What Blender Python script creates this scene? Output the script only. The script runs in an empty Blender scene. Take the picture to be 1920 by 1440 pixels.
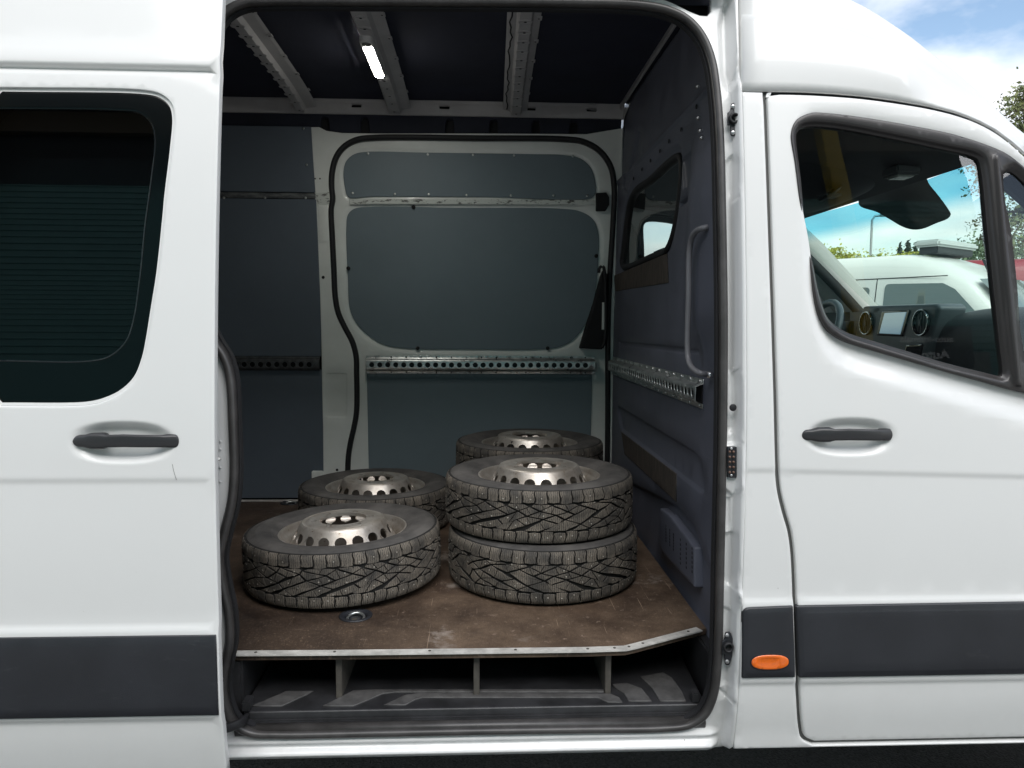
import bpy, bmesh, math, random
import numpy as np
from mathutils import Vector, Matrix, geometry
random.seed(7); np.random.seed(7)
R = math.radians
SC = bpy.context.scene
COL = SC.collection

# ------------------------------------------------------------------ camera
F = 1377.0                                   # focal length in photograph pixels (1920 wide)
CP = np.array([0.0, -1.865, 1.541])
YAW, PIT, ROL = R(2.5), R(4.713), R(0.298)
def ray(u, v):
    a, b = u - 960.0, v - 720.0
    c, s = math.cos(-ROL), math.sin(-ROL)
    a, b = a * c - b * s, a * s + b * c
    x, d, z = a / F, 1.0, -b / F
    cp, sp = math.cos(PIT), math.sin(PIT)
    y = d * cp + z * sp; zz = -d * sp + z * cp
    cy, sy = math.cos(YAW), math.sin(YAW)
    return np.array([x * cy + y * sy, -x * sy + y * cy, zz])
def at_y(u, v, y): r = ray(u, v); return CP + r * (y - CP[1]) / r[1]
def at_z(u, v, z): r = ray(u, v); return CP + r * (z - CP[2]) / r[2]
def at_x(u, v, x): r = ray(u, v); return CP + r * (x - CP[0]) / r[0]
cam_d = bpy.data.cameras.new('camera'); cam = bpy.data.objects.new('camera', cam_d); COL.objects.link(cam)
f0 = ray(960, 720); rx_ = ray(961, 720) - f0; up_ = ray(960, 719) - f0
rx_ /= np.linalg.norm(rx_); up_ /= np.linalg.norm(up_); f0 /= np.linalg.norm(f0)
cam.matrix_world = Matrix(((rx_[0], up_[0], -f0[0], CP[0]), (rx_[1], up_[1], -f0[1], CP[1]), (rx_[2], up_[2], -f0[2], CP[2]), (0, 0, 0, 1)))
cam_d.sensor_width = 36; cam_d.lens = 36 * F / 1920; cam_d.clip_start = 0.05; cam_d.clip_end = 2000
SC.camera = cam

# ------------------------------------------------------------------ light
SUN_EL, SUN_AZ = R(43), R(168)               # azimuth clockwise from +Y: high behind the photographer
world = bpy.data.worlds.new('World'); SC.world = world; world.use_nodes = True
wn, wl = world.node_tree.nodes, world.node_tree.links
wn.clear()
wo = wn.new('ShaderNodeOutputWorld'); bg = wn.new('ShaderNodeBackground'); sky = wn.new('ShaderNodeTexSky')
sky.sky_type = 'NISHITA'; sky.sun_disc = False; sky.sun_elevation = SUN_EL; sky.sun_rotation = SUN_AZ
sky.air_density = 1.0; sky.dust_density = 0.6; sky.ozone_density = 1.0
tc = wn.new('ShaderNodeTexCoord'); sep = wn.new('ShaderNodeSeparateXYZ'); wl.new(tc.outputs['Generated'], sep.inputs[0])
def wmath(op, a, b=None, clamp=False):
    n = wn.new('ShaderNodeMath'); n.operation = op; n.use_clamp = clamp
    for i, q in enumerate((a, b)):
        if q is None: continue
        if isinstance(q, (int, float)): n.inputs[i].default_value = q
        else: wl.new(q, n.inputs[i])
    return n.outputs[0]
zz = wmath('ADD', wmath('MAXIMUM', sep.outputs['Z'], 0.0), 0.22)
comb = wn.new('ShaderNodeCombineXYZ')
wl.new(wmath('DIVIDE', sep.outputs['X'], zz), comb.inputs[0]); wl.new(wmath('DIVIDE', sep.outputs['Y'], zz), comb.inputs[1])
cn = wn.new('ShaderNodeTexNoise'); cn.inputs['Scale'].default_value = 1.15; cn.inputs['Detail'].default_value = 7; cn.inputs['Roughness'].default_value = 0.55
mp = wn.new('ShaderNodeMapping'); mp.inputs['Location'].default_value = (14.07, 15.56, 23.29)
wl.new(comb.outputs[0], mp.inputs[0]); wl.new(mp.outputs[0], cn.inputs['Vector'])
cr_ = wn.new('ShaderNodeValToRGB'); cr_.color_ramp.elements[0].position = 0.40; cr_.color_ramp.elements[1].position = 0.60
wl.new(cn.outputs['Fac'], cr_.inputs[0])
cn2 = wn.new('ShaderNodeTexNoise'); cn2.inputs['Scale'].default_value = 2.6; cn2.inputs['Detail'].default_value = 6
wl.new(mp.outputs[0], cn2.inputs['Vector'])
ccol = wn.new('ShaderNodeMix'); ccol.data_type = 'RGBA'; ccol.inputs[6].default_value = (6.2, 6.3, 6.5, 1); ccol.inputs[7].default_value = (8.4, 8.25, 8.1, 1)
cr2 = wn.new('ShaderNodeValToRGB'); cr2.color_ramp.elements[0].position = 0.38; cr2.color_ramp.elements[1].position = 0.62
wl.new(cn2.outputs['Fac'], cr2.inputs[0]); wl.new(cr2.outputs[0], ccol.inputs[0])
smul = wn.new('ShaderNodeMix'); smul.data_type = 'RGBA'; smul.blend_type = 'MULTIPLY'; smul.inputs[0].default_value = 1.0
smul.inputs[7].default_value = (1.15, 1.12, 1.05, 1); wl.new(sky.outputs[0], smul.inputs[6])
cm = wn.new('ShaderNodeMix'); cm.data_type = 'RGBA'
wl.new(cr_.outputs[0], cm.inputs[0]); wl.new(smul.outputs[2], cm.inputs[6]); wl.new(ccol.outputs[2], cm.inputs[7])
wl.new(cm.outputs[2], bg.inputs[0]); bg.inputs[1].default_value = 0.10; wl.new(bg.outputs[0], wo.inputs[0])
sun_d = bpy.data.lights.new('sun', 'SUN'); sun_d.energy = 2.3; sun_d.angle = R(60); sun_d.color = (1.0, 0.985, 0.965)
sun = bpy.data.objects.new('sun', sun_d); COL.objects.link(sun)
sd = Vector((math.sin(SUN_AZ) * math.cos(SUN_EL), math.cos(SUN_AZ) * math.cos(SUN_EL), math.sin(SUN_EL)))
sun.rotation_euler = sd.to_track_quat('Z', 'Y').to_euler()
SC.view_settings.view_transform = 'Standard'; SC.view_settings.look = 'None'; SC.view_settings.exposure = 0.96
SC.view_settings.gamma = 1.0; SC.view_settings.use_curve_mapping = False
SC.render.engine = 'CYCLES'; SC.cycles.max_bounces = 14; SC.cycles.diffuse_bounces = 6; SC.cycles.transparent_max_bounces = 24
SC.cycles.use_denoising = True; SC.cycles.caustics_reflective = False; SC.cycles.caustics_refractive = False

# ------------------------------------------------------------------ materials
MATS = {}
def nodes_of(m): return m.node_tree.nodes, m.node_tree.links
def N(nt, typ, **kw):
    n = nt.nodes.new(typ)
    for k, v in kw.items(): setattr(n, k, v)
    return n
def pbr(name, col, rough=0.5, metal=0.0, coat=0.0, spec=0.5, var=0.0, vscale=6.0, col2=None, bump=0.0, bscale=200.0, rvar=0.0, emit=None, estr=0.0):
    m = bpy.data.materials.new(name); m.use_nodes = True; nt = m.node_tree; b = nt.nodes['Principled BSDF']; L = nt.links
    b.inputs['Base Color'].default_value = (*col, 1); b.inputs['Roughness'].default_value = rough; b.inputs['Metallic'].default_value = metal
    b.inputs['Coat Weight'].default_value = coat; b.inputs['Coat Roughness'].default_value = 0.06; b.inputs['Specular IOR Level'].default_value = spec
    t = N(nt, 'ShaderNodeTexCoord')
    if var > 0 or col2:
        n = N(nt, 'ShaderNodeTexNoise'); n.inputs['Scale'].default_value = vscale; n.inputs['Detail'].default_value = 8; n.inputs['Roughness'].default_value = 0.6
        L.new(t.outputs['Object'], n.inputs['Vector'])
        r = N(nt, 'ShaderNodeValToRGB'); r.color_ramp.elements[0].position = 0.36; r.color_ramp.elements[1].position = 0.66
        c2 = col2 or tuple(min(1, c * (1 + var)) for c in col); c1 = col if col2 else tuple(c * (1 - var) for c in col)
        r.color_ramp.elements[0].color = (*c1, 1); r.color_ramp.elements[1].color = (*c2, 1)
        L.new(n.outputs['Fac'], r.inputs[0]); L.new(r.outputs[0], b.inputs['Base Color'])
        if rvar > 0:
            mr = N(nt, 'ShaderNodeMapRange'); mr.inputs[1].default_value = 0.3; mr.inputs[2].default_value = 0.7
            mr.inputs[3].default_value = max(0.02, rough - rvar); mr.inputs[4].default_value = min(1, rough + rvar)
            L.new(n.outputs['Fac'], mr.inputs[0]); L.new(mr.outputs[0], b.inputs['Roughness'])
    if bump > 0:
        n2 = N(nt, 'ShaderNodeTexNoise'); n2.inputs['Scale'].default_value = bscale; n2.inputs['Detail'].default_value = 4
        L.new(t.outputs['Object'], n2.inputs['Vector'])
        bp = N(nt, 'ShaderNodeBump'); bp.inputs['Strength'].default_value = bump; bp.inputs['Distance'].default_value = 0.002
        L.new(n2.outputs['Fac'], bp.inputs['Height']); L.new(bp.outputs[0], b.inputs['Normal'])
    if emit: b.inputs['Emission Color'].default_value = (*emit, 1); b.inputs['Emission Strength'].default_value = estr
    MATS[name] = m; return m
def glass(name, tint, refl=1.0, rough=0.0, grad=None, ior=1.5):
    """thin pane: fresnel-weighted glossy over tinted transparency"""
    m = bpy.data.materials.new(name); m.use_nodes = True; nt = m.node_tree; L = nt.links; nt.nodes.clear()
    o = N(nt, 'ShaderNodeOutputMaterial'); mix = N(nt, 'ShaderNodeMixShader'); tr = N(nt, 'ShaderNodeBsdfTransparent'); gl = N(nt, 'ShaderNodeBsdfGlossy')
    fr = N(nt, 'ShaderNodeFresnel'); geo = N(nt, 'ShaderNodeNewGeometry'); im = N(nt, 'ShaderNodeMix'); im.inputs[2].default_value = ior; im.inputs[3].default_value = 1 / ior; L.new(geo.outputs['Backfacing'], im.inputs[0]); L.new(im.outputs[0], fr.inputs[0]); gl.inputs['Roughness'].default_value = rough
    tr.inputs[0].default_value = (*tint, 1); gl.inputs[0].default_value = (refl, refl, refl, 1)
    if grad:                                    # shade band across the top of the pane: (z0, z1, tint)
        t = N(nt, 'ShaderNodeTexCoord'); s = N(nt, 'ShaderNodeSeparateXYZ'); L.new(t.outputs['Object'], s.inputs[0])
        mr = N(nt, 'ShaderNodeMapRange'); mr.interpolation_type = 'SMOOTHSTEP'; mr.inputs[1].default_value = grad[0]; mr.inputs[2].default_value = grad[1]
        L.new(s.outputs['Z'], mr.inputs[0])
        mx = N(nt, 'ShaderNodeMix', data_type='RGBA'); mx.inputs[6].default_value = (*tint, 1); mx.inputs[7].default_value = (*grad[2], 1)
        L.new(mr.outputs[0], mx.inputs[0]); L.new(mx.outputs[2], tr.inputs[0])
    L.new(fr.outputs[0], mix.inputs[0]); L.new(tr.outputs[0], mix.inputs[1]); L.new(gl.outputs[0], mix.inputs[2]); L.new(mix.outputs[0], o.inputs[0])
    MATS[name] = m; return m
WHITE = pbr('white_paint', (0.725, 0.725, 0.712), 0.36, coat=0.35, var=0.012, vscale=1.6)
def film(m, zlo, zhi, amt):
    nt = m.node_tree; L = nt.links; b = nt.nodes['Principled BSDF']; t = nt.nodes['Texture Coordinate']; src = b.inputs['Base Color'].links[0].from_socket
    sx = N(nt, 'ShaderNodeSeparateXYZ'); L.new(t.outputs['Object'], sx.inputs[0]); mr = N(nt, 'ShaderNodeMapRange'); mr.inputs[1].default_value = zhi; mr.inputs[2].default_value = zlo; L.new(sx.outputs['Z'], mr.inputs[0])
    mm = N(nt, 'ShaderNodeMapping'); mm.inputs['Scale'].default_value = (7, 7, 6); L.new(t.outputs['Object'], mm.inputs[0])
    n = N(nt, 'ShaderNodeTexNoise'); n.inputs['Scale'].default_value = 1; n.inputs['Detail'].default_value = 9; n.inputs['Roughness'].default_value = .7; L.new(mm.outputs[0], n.inputs['Vector'])
    r = N(nt, 'ShaderNodeMapRange'); r.inputs[1].default_value = .42; r.inputs[2].default_value = .75; r.inputs[4].default_value = amt; L.new(n.outputs['Fac'], r.inputs[0])
    mu = N(nt, 'ShaderNodeMath', operation='MULTIPLY'); L.new(r.outputs[0], mu.inputs[0]); L.new(mr.outputs[0], mu.inputs[1])
    mx = N(nt, 'ShaderNodeMix', data_type='RGBA'); L.new(mu.outputs[0], mx.inputs[0]); L.new(src, mx.inputs[6]); mx.inputs[7].default_value = (.36, .34, .31, 1)
    v = N(nt, 'ShaderNodeTexVoronoi'); v.inputs['Scale'].default_value = 26; L.new(t.outputs['Object'], v.inputs['Vector'])
    n2 = N(nt, 'ShaderNodeTexNoise'); n2.inputs['Scale'].default_value = 7; L.new(t.outputs['Object'], n2.inputs['Vector'])
    th = N(nt, 'ShaderNodeMapRange'); th.inputs[1].default_value = .5; th.inputs[2].default_value = .75; th.inputs[4].default_value = .085; L.new(n2.outputs['Fac'], th.inputs[0])
    lt = N(nt, 'ShaderNodeMath', operation='LESS_THAN'); L.new(v.outputs['Distance'], lt.inputs[0]); L.new(th.outputs[0], lt.inputs[1])
    m3 = N(nt, 'ShaderNodeMath', operation='MULTIPLY'); L.new(lt.outputs[0], m3.inputs[0]); L.new(mr.outputs[0], m3.inputs[1])
    m4 = N(nt, 'ShaderNodeMix', data_type='RGBA'); L.new(m3.outputs[0], m4.inputs[0]); L.new(mx.outputs[2], m4.inputs[6]); m4.inputs[7].default_value = (.16, .14, .12, 1); L.new(m4.outputs[2], b.inputs['Base Color'])
film(WHITE, .36, 1.0, .10)
JAMB = pbr('jamb_paint', (0.78, 0.78, 0.775), 0.34, coat=0.6, var=0.03, vscale=5)
film(JAMB, .36, .95, .30)
INWHITE = pbr('interior_white_paint', (0.82, 0.845, 0.81), 0.38, coat=0.3, var=0.06, vscale=4)
def scuff_mat():
    m = pbr('scuffed_white_paint', (0.72, 0.74, 0.71), 0.42, coat=0.2); nt = m.node_tree; L = nt.links; b = nt.nodes['Principled BSDF']
    t = nt.nodes['Texture Coordinate']; mpn = N(nt, 'ShaderNodeMapping'); mpn.inputs['Scale'].default_value = (22, 22, 60); L.new(t.outputs['Object'], mpn.inputs[0])
    n = N(nt, 'ShaderNodeTexNoise'); n.inputs['Scale'].default_value = 1; n.inputs['Detail'].default_value = 8; n.inputs['Roughness'].default_value = 0.7; L.new(mpn.outputs[0], n.inputs['Vector'])
    r = N(nt, 'ShaderNodeValToRGB'); r.color_ramp.elements[0].position = 0.53; r.color_ramp.elements[0].color = (0.70, 0.73, 0.69, 1); r.color_ramp.elements[1].position = 0.6; r.color_ramp.elements[1].color = (0.10, 0.10, 0.09, 1)
    L.new(n.outputs['Fac'], r.inputs[0]); L.new(r.outputs[0], b.inputs['Base Color']); return m
SCUFF = scuff_mat()
PLASTIC = pbr('black_trim_plastic', (0.020, 0.0215, 0.026), 0.44, var=0.16, vscale=4, bump=0.16, bscale=520, rvar=0.06)
HANDLE = pbr('handle_plastic', (0.028, 0.028, 0.030), 0.36, var=0.1, bump=0.06, bscale=900)
FRAMEB = pbr('window_frame_plastic', (0.025, 0.022, 0.022), 0.33, var=0.08, vscale=4)
RUBBER = pbr('rubber_seal', (0.050, 0.047, 0.046), 0.38, var=0.3, vscale=12, bump=0.1, bscale=400)
DARKRUB = pbr('dark_rubber', (0.012, 0.012, 0.014), 0.6, var=0.2)
GAPGREY = pbr('gap_rubber', (0.11, 0.11, 0.105), 0.7)
LINING = pbr('grey_lining_board', (0.175, 0.222, 0.25), 0.50, var=0.07, vscale=2.2, rvar=0.1)
LINDARK = pbr('dark_lining_board', (0.11, 0.135, 0.165), 0.55, var=0.08, vscale=2.2)
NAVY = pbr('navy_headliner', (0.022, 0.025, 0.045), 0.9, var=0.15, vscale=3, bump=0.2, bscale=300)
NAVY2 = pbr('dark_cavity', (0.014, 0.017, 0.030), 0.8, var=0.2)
BULK = pbr('bulkhead_plastic', (0.102, 0.109, 0.142), 0.46, var=0.12, vscale=5, rvar=0.08, bump=0.08, bscale=700)
def scuffs(m, sc, lo, hi, col, amt):
    nt = m.node_tree; L = nt.links; b = nt.nodes['Principled BSDF']; t = nt.nodes['Texture Coordinate']; src = b.inputs['Base Color'].links[0].from_socket
    mm = N(nt, 'ShaderNodeMapping'); mm.inputs['Scale'].default_value = sc; mm.inputs['Rotation'].default_value = (.4, .3, .5); L.new(t.outputs['Object'], mm.inputs[0])
    n = N(nt, 'ShaderNodeTexNoise'); n.inputs['Scale'].default_value = 1; n.inputs['Detail'].default_value = 7; n.inputs['Roughness'].default_value = .75; L.new(mm.outputs[0], n.inputs['Vector'])
    n2 = N(nt, 'ShaderNodeTexNoise'); n2.inputs['Scale'].default_value = 3.3; n2.inputs['Detail'].default_value = 3; L.new(t.outputs['Object'], n2.inputs['Vector'])
    r = N(nt, 'ShaderNodeMapRange'); r.inputs[1].default_value = lo; r.inputs[2].default_value = hi; r.inputs[4].default_value = amt; L.new(n.outputs['Fac'], r.inputs[0])
    r2 = N(nt, 'ShaderNodeMapRange'); r2.inputs[1].default_value = .46; r2.inputs[2].default_value = .62; L.new(n2.outputs['Fac'], r2.inputs[0])
    mu = N(nt, 'ShaderNodeMath', operation='MULTIPLY'); L.new(r.outputs[0], mu.inputs[0]); L.new(r2.outputs[0], mu.inputs[1])
    mx = N(nt, 'ShaderNodeMix', data_type='RGBA'); L.new(mu.outputs[0], mx.inputs[0]); L.new(src, mx.inputs[6]); mx.inputs[7].default_value = (*col, 1); L.new(mx.outputs[2], b.inputs['Base Color'])
scuffs(BULK, (60, 14, 40), .62, .70, (.30, .30, .31), .55); scuffs(LINING, (30, 30, 9), .62, .72, (.30, .33, .34), .35); scuffs(LINDARK, (30, 30, 9), .62, .72, (.20, .22, .24), .35)
scuffs(PLASTIC, (9, 9, 30), .60, .72, (.07, .07, .075), .45)
BULKD = pbr('bulkhead_steel', (0.05, 0.051, 0.072), 0.55, var=0.12, vscale=5)
RIBM = pbr('bow_grey_paint', (0.50, 0.49, 0.49), 0.5, var=0.07, vscale=8)
GALV = pbr('galvanised_steel', (0.62, 0.64, 0.63), 0.34, metal=0.9, var=0.18, vscale=30, rvar=0.12)
ALU = pbr('worn_aluminium', (0.66, 0.64, 0.60), 0.42, metal=0.25, var=0.2, vscale=25, rvar=0.12)
STEEL = pbr('bright_bolt', (0.6, 0.6, 0.6), 0.3, metal=1.0)
BLACK = pbr('matt_black', (0.010, 0.010, 0.012), 0.8, var=0.2)
STEPM = pbr('step_plastic', (0.026, 0.026, 0.028), 0.42, var=0.35, vscale=14, bump=0.12, bscale=500)
INLAY = pbr('grey_step_inlay', (0.085, 0.083, 0.082), 0.5, var=0.25, vscale=30, bump=0.3, bscale=350)
BOARD = pbr('dark_plywood_edge', (0.075, 0.068, 0.058), 0.7, var=0.25, vscale=30)
ORANGE = pbr('orange_lens', (0.80, 0.14, 0.004), 0.12, coat=1.0, bump=0.5, bscale=500, var=0.1, vscale=60, emit=(0.9, 0.22, 0.01), estr=0.02)
BRASS = pbr('brown_contact', (0.14, 0.085, 0.065), 0.5, metal=0.4)
DASH = pbr('dash_plastic', (0.045, 0.052, 0.060), 0.55, var=0.08, vscale=4, bump=0.05, bscale=900)
DASHL = pbr('dash_grey', (0.12, 0.14, 0.155), 0.45)
CABIN = pbr('cab_trim', (0.035, 0.036, 0.042), 0.7, var=0.1)
CABGREY = pbr('cab_pillar_trim', (0.11, 0.115, 0.12), 0.7)
SCREEN = pbr('display_glass', (0.22, 0.30, 0.36), 0.12, coat=0.6, emit=(0.30, 0.46, 0.58), estr=0.25)
CHROME = pbr('chrome', (0.7, 0.7, 0.7), 0.15, metal=1.0)
LED = pbr('led_strip', (0.9, 0.9, 0.88), 0.3, emit=(1.0, 0.98, 0.90), estr=46.0)
GCLEAR = glass('clear_side_glass', (0.86, 0.93, 0.90))
GWIND = glass('windshield_glass', (0.82, 0.93, 0.88), grad=(1.945, 2.005, (0.22, 0.62, 0.74)))
GDARK = glass('privacy_glass', (0.035, 0.05, 0.055))
GBULK = glass('bulkhead_glass', (0.72, 0.76, 0.74), rough=0.02)
FRIT = pbr('frit_black', (0.002, 0.0035, 0.004), 0.10, spec=0.4)
GLBG = pbr('dark_van_glass', (0.13, 0.16, 0.155), 0.06, coat=0.5)

# ------------------------------------------------------------------ object helpers
WORLD = {}
def empty(name, loc=(0, 0, 0), rot=None):
    o = bpy.data.objects.new(name, None); COL.objects.link(o); o.empty_display_size = 0.2
    M = Matrix.Translation(loc)
    if rot is not None: M = M @ rot
    o.matrix_world = M; o.location, q, _ = M.decompose(); o.rotation_euler = q.to_euler(); WORLD[o.name] = M; return o
def mk(name, V, Fc, mat, parent=None, smooth=True, local=False, mats=None, midx=None):
    me = bpy.data.meshes.new(name); me.from_pydata([tuple(map(float, p)) for p in V], [], [tuple(int(i) for i in f) for f in Fc])
    for mm in (mats or [mat]): me.materials.append(mm)
    if midx is not None: me.polygons.foreach_set('material_index', midx)
    me.validate()
    if smooth: me.polygons.foreach_set('use_smooth', [True] * len(me.polygons))
    me.update()
    return link(name, me, parent, local)
def link(name, me, parent=None, local=False):
    o = bpy.data.objects.new(name, me); COL.objects.link(o)
    if parent is not None:
        o.parent = parent
        if not local: o.matrix_parent_inverse = WORLD[parent.name].inverted()
        WORLD[o.name] = WORLD[parent.name] if local else Matrix.Identity(4)
    else: WORLD[o.name] = Matrix.Identity(4)
    return o
def tag(o, label=None, cat=None, group=None, kind=None):
    if label: o['label'] = label
    if cat: o['category'] = cat
    if group: o['group'] = group
    if kind: o['kind'] = kind
    return o
class MB:
    """collects pieces of one part"""
    def __init__(s): s.v = []; s.f = []
    def add(s, V, Fc):
        k = len(s.v); s.v += [tuple(p) for p in V]; s.f += [tuple(i + k for i in f) for f in Fc]; return s
    def box(s, lo, hi, M=None):
        (a, b, c), (d, e, f) = lo, hi
        V = [(a, b, c), (d, b, c), (d, e, c), (a, e, c), (a, b, f), (d, b, f), (d, e, f), (a, e, f)]
        if M is not None: V = [tuple(M @ Vector(p)) for p in V]
        return s.add(V, [(3, 2, 1, 0), (4, 5, 6, 7), (0, 1, 5, 4), (1, 2, 6, 5), (2, 3, 7, 6), (3, 0, 4, 7)])
    def build(s, name, mat, parent=None, smooth=False, bevel=0.0, local=False, seg=2):
        o = mk(name, s.v, s.f, mat, parent, smooth, local)
        if bevel: bevel_mesh(o, bevel, seg)
        return o
def bevel_mesh(o, w, seg=2, ang=30):
    bm = bmesh.new(); bm.from_mesh(o.data)
    es = [e for e in bm.edges if len(e.link_faces) == 2 and e.calc_face_angle(0) > R(ang)]
    bmesh.ops.bevel(bm, geom=es, offset=w, segments=seg, affect='EDGES', clamp_overlap=True)
    for f in bm.faces: f.smooth = True
    bm.to_mesh(o.data); bm.free()
    try: o.data.set_sharp_from_angle(angle=R(50))
    except Exception: pass
def sweep(path, prof, closed=False, n=None, up=(0, -1, 0), caps=True):
    P = [Vector(p) for p in path]; m = len(P); k = len(prof); V = []; Fc = []
    for i, p in enumerate(P):
        a = P[(i - 1) % m] if (closed or i > 0) else p; b = P[(i + 1) % m] if (closed or i < m - 1) else p
        t = (b - a).normalized(); u = Vector(up(p) if callable(up) else up); u = (u - t * u.dot(t)).normalized(); s = t.cross(u)
        V += [p + s * q[0] + u * q[1] for q in prof]
    for i in range(m if closed else m - 1):
        j = (i + 1) % m
        for c in range(k):
            d = (c + 1) % k; Fc.append((i * k + c, i * k + d, j * k + d, j * k + c))
    if caps and not closed: Fc.append(tuple(range(k - 1, -1, -1))); Fc.append(tuple((m - 1) * k + c for c in range(k)))
    return V, Fc
def circ(r, n=10, ry=None, cx=0, cy=0): return [(cx + r * math.cos(2 * math.pi * i / n), cy + (ry or r) * math.sin(2 * math.pi * i / n)) for i in range(n)]
def tube(path, r, n=10, closed=False, up=(0, 0, 1)): return sweep(path, circ(r, n), closed, up=up)
def crom(pts, step=0.01, closed=False):
    """Catmull-Rom through 2D or 3D points, resampled"""
    P = [np.array(p, float) for p in pts]; n = len(P); out = []
    for i in range(n if closed else n - 1):
        p0 = P[(i - 1) % n] if (closed or i > 0) else 2 * P[0] - P[1]; p1 = P[i]; p2 = P[(i + 1) % n]
        p3 = P[(i + 2) % n] if (closed or i + 2 < n) else 2 * p2 - p1
        t0 = 0; t1 = t0 + max(1e-6, np.linalg.norm(p1 - p0)) ** .5; t2 = t1 + max(1e-6, np.linalg.norm(p2 - p1)) ** .5; t3 = t2 + max(1e-6, np.linalg.norm(p3 - p2)) ** .5
        k = max(1, int(math.ceil(np.linalg.norm(p2 - p1) / step)))
        for j in range(k):
            t = t1 + (t2 - t1) * j / k
            a1 = (t1 - t) / (t1 - t0) * p0 + (t - t0) / (t1 - t0) * p1; a2 = (t2 - t) / (t2 - t1) * p1 + (t - t1) / (t2 - t1) * p2; a3 = (t3 - t) / (t3 - t2) * p2 + (t - t2) / (t3 - t2) * p3
            b1 = (t2 - t) / (t2 - t0) * a1 + (t - t0) / (t2 - t0) * a2; b2 = (t3 - t) / (t3 - t1) * a2 + (t - t1) / (t3 - t1) * a3
            out.append((t2 - t) / (t2 - t1) * b1 + (t - t1) / (t2 - t1) * b2)
    if not closed: out.append(P[-1])
    return [tuple(p) for p in out]
def resamp(poly, step):
    out = []; n = len(poly)
    for i in range(n):
        a = np.array(poly[i], float); b = np.array(poly[(i + 1) % n], float); k = max(1, int(math.ceil(np.linalg.norm(b - a) / step)))
        out += [tuple(a + (b - a) * j / k) for j in range(k)]
    return out
def area2(p): return sum(p[i][0] * p[(i + 1) % len(p)][1] - p[(i + 1) % len(p)][0] * p[i][1] for i in range(len(p))) / 2
def ccw(p): return list(p) if area2(p) > 0 else list(p)[::-1]
def inset(poly, d):
    """move a ccw polygon inwards by d"""
    n = len(poly); out = []
    for i in range(n):
        p = np.array(poly[i]); a = p - np.array(poly[i - 1]); b = np.array(poly[(i + 1) % n]) - p
        a = a / (np.linalg.norm(a) + 1e-12); b = b / (np.linalg.norm(b) + 1e-12)
        na = np.array([-a[1], a[0]]); nb = np.array([-b[1], b[0]]); m = na + nb; q = m.dot(m)
        m = m * (2 / q) if q > 0.3 else na
        L = np.linalg.norm(m); m = m * min(1, 1.8 / L) if L > 0 else m
        out.append(tuple(p + m * d))
    return out
def fillet(poly, r, n=5):
    poly = ccw(poly); m = len(poly); out = []; rs = r if isinstance(r, (list, tuple)) else [r] * m
    for i in range(m):
        p = np.array(poly[i], float); a = np.array(poly[i - 1], float) - p; b = np.array(poly[(i + 1) % m], float) - p
        la, lb = np.linalg.norm(a), np.linalg.norm(b); a /= la; b /= lb; ang = math.acos(max(-1, min(1, a.dot(b))))
        t = min(rs[i] / math.tan(ang / 2), la * .49, lb * .49)
        if rs[i] <= 0 or ang > 3.1: out.append(tuple(p)); continue
        p0 = p + a * t; p1 = p + b * t
        for j in range(n + 1):
            s = j / n; out.append(tuple((1 - s) ** 2 * p0 + 2 * s * (1 - s) * p + s * s * p1))
    return out
def inside(P, poly):
    poly = np.array(poly); x, y = P[:, 0], P[:, 1]; c = np.zeros(len(P), bool); n = len(poly); j = n - 1
    for i in range(n):
        xi, yi = poly[i]; xj, yj = poly[j]
        if yi != yj: c ^= ((yi > y) != (yj > y)) & (x < (xj - xi) * (y - yi) / (yj - yi) + xi)
        j = i
    return c
def dist(P, poly, closed=True):
    A = np.array(poly, float); B = np.roll(A, -1, 0) if closed else A[1:]; A = A if closed else A[:-1]
    best = np.full(len(P), 1e9)
    for a, b in zip(A, B):
        d = b - a; q = d.dot(d) + 1e-12; t = np.clip(((P - a) @ d) / q, 0, 1); e = P - (a + t[:, None] * d)
        best = np.minimum(best, (e * e).sum(1))
    return np.sqrt(best)
def sstep(t): t = np.clip(t, 0, 1); return t * t * (3 - 2 * t)
class Feat:
    """a pressed or raised area: depth >0 goes into the sheet, w = width of the flank"""
    def __init__(s, poly, depth, w=0.012): s.poly = ccw(poly); s.depth = depth; s.w = w
    def d(s, P): sd = np.where(inside(P, s.poly), -1, 1) * dist(P, s.poly); return s.depth * sstep((s.w / 2 - sd) / s.w)
    def lines(s, res):
        q = resamp(s.poly, max(res * .7, .006)); return [(r_ + [r_[0]]) for r_ in (inset(q, s.w / 2), inset(q, s.w * .2), inset(q, -s.w * .2), inset(q, -s.w / 2))]
class Bowl:
    def __init__(s, c, rx, ry, depth, k=2.4): s.c = c; s.rx = rx; s.ry = ry; s.depth = depth; s.k = k
    def rho(s, P): return (np.abs((P[:, 0] - s.c[0]) / s.rx) ** s.k + np.abs((P[:, 1] - s.c[1]) / s.ry) ** s.k) ** (1 / s.k)
    def d(s, P): return s.depth * sstep((1.04 - s.rho(P)) / 0.55)
    def lines(s, res):
        res_ = []
        for q in (1.1, 1.04, .98, .92, .84, .75, .65, .55, .45, .3, .15):
            out = []
            for i in range(57):
                a = 2 * math.pi * i / 56; ca, sa = math.cos(a), math.sin(a); e = 2 / s.k
                out.append((s.c[0] + q * s.rx * math.copysign(abs(ca) ** e, ca), s.c[1] + q * s.ry * math.copysign(abs(sa) ** e, sa)))
            res_.append(out)
        return res_
class Fn:
    """free displacement function with the rows (v values) at which it needs points"""
    def __init__(s, fn, lines=()): s.fn = fn; s._p = list(lines)
    def d(s, P): return s.fn(P)
    def lines(s, res): return s._p
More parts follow.
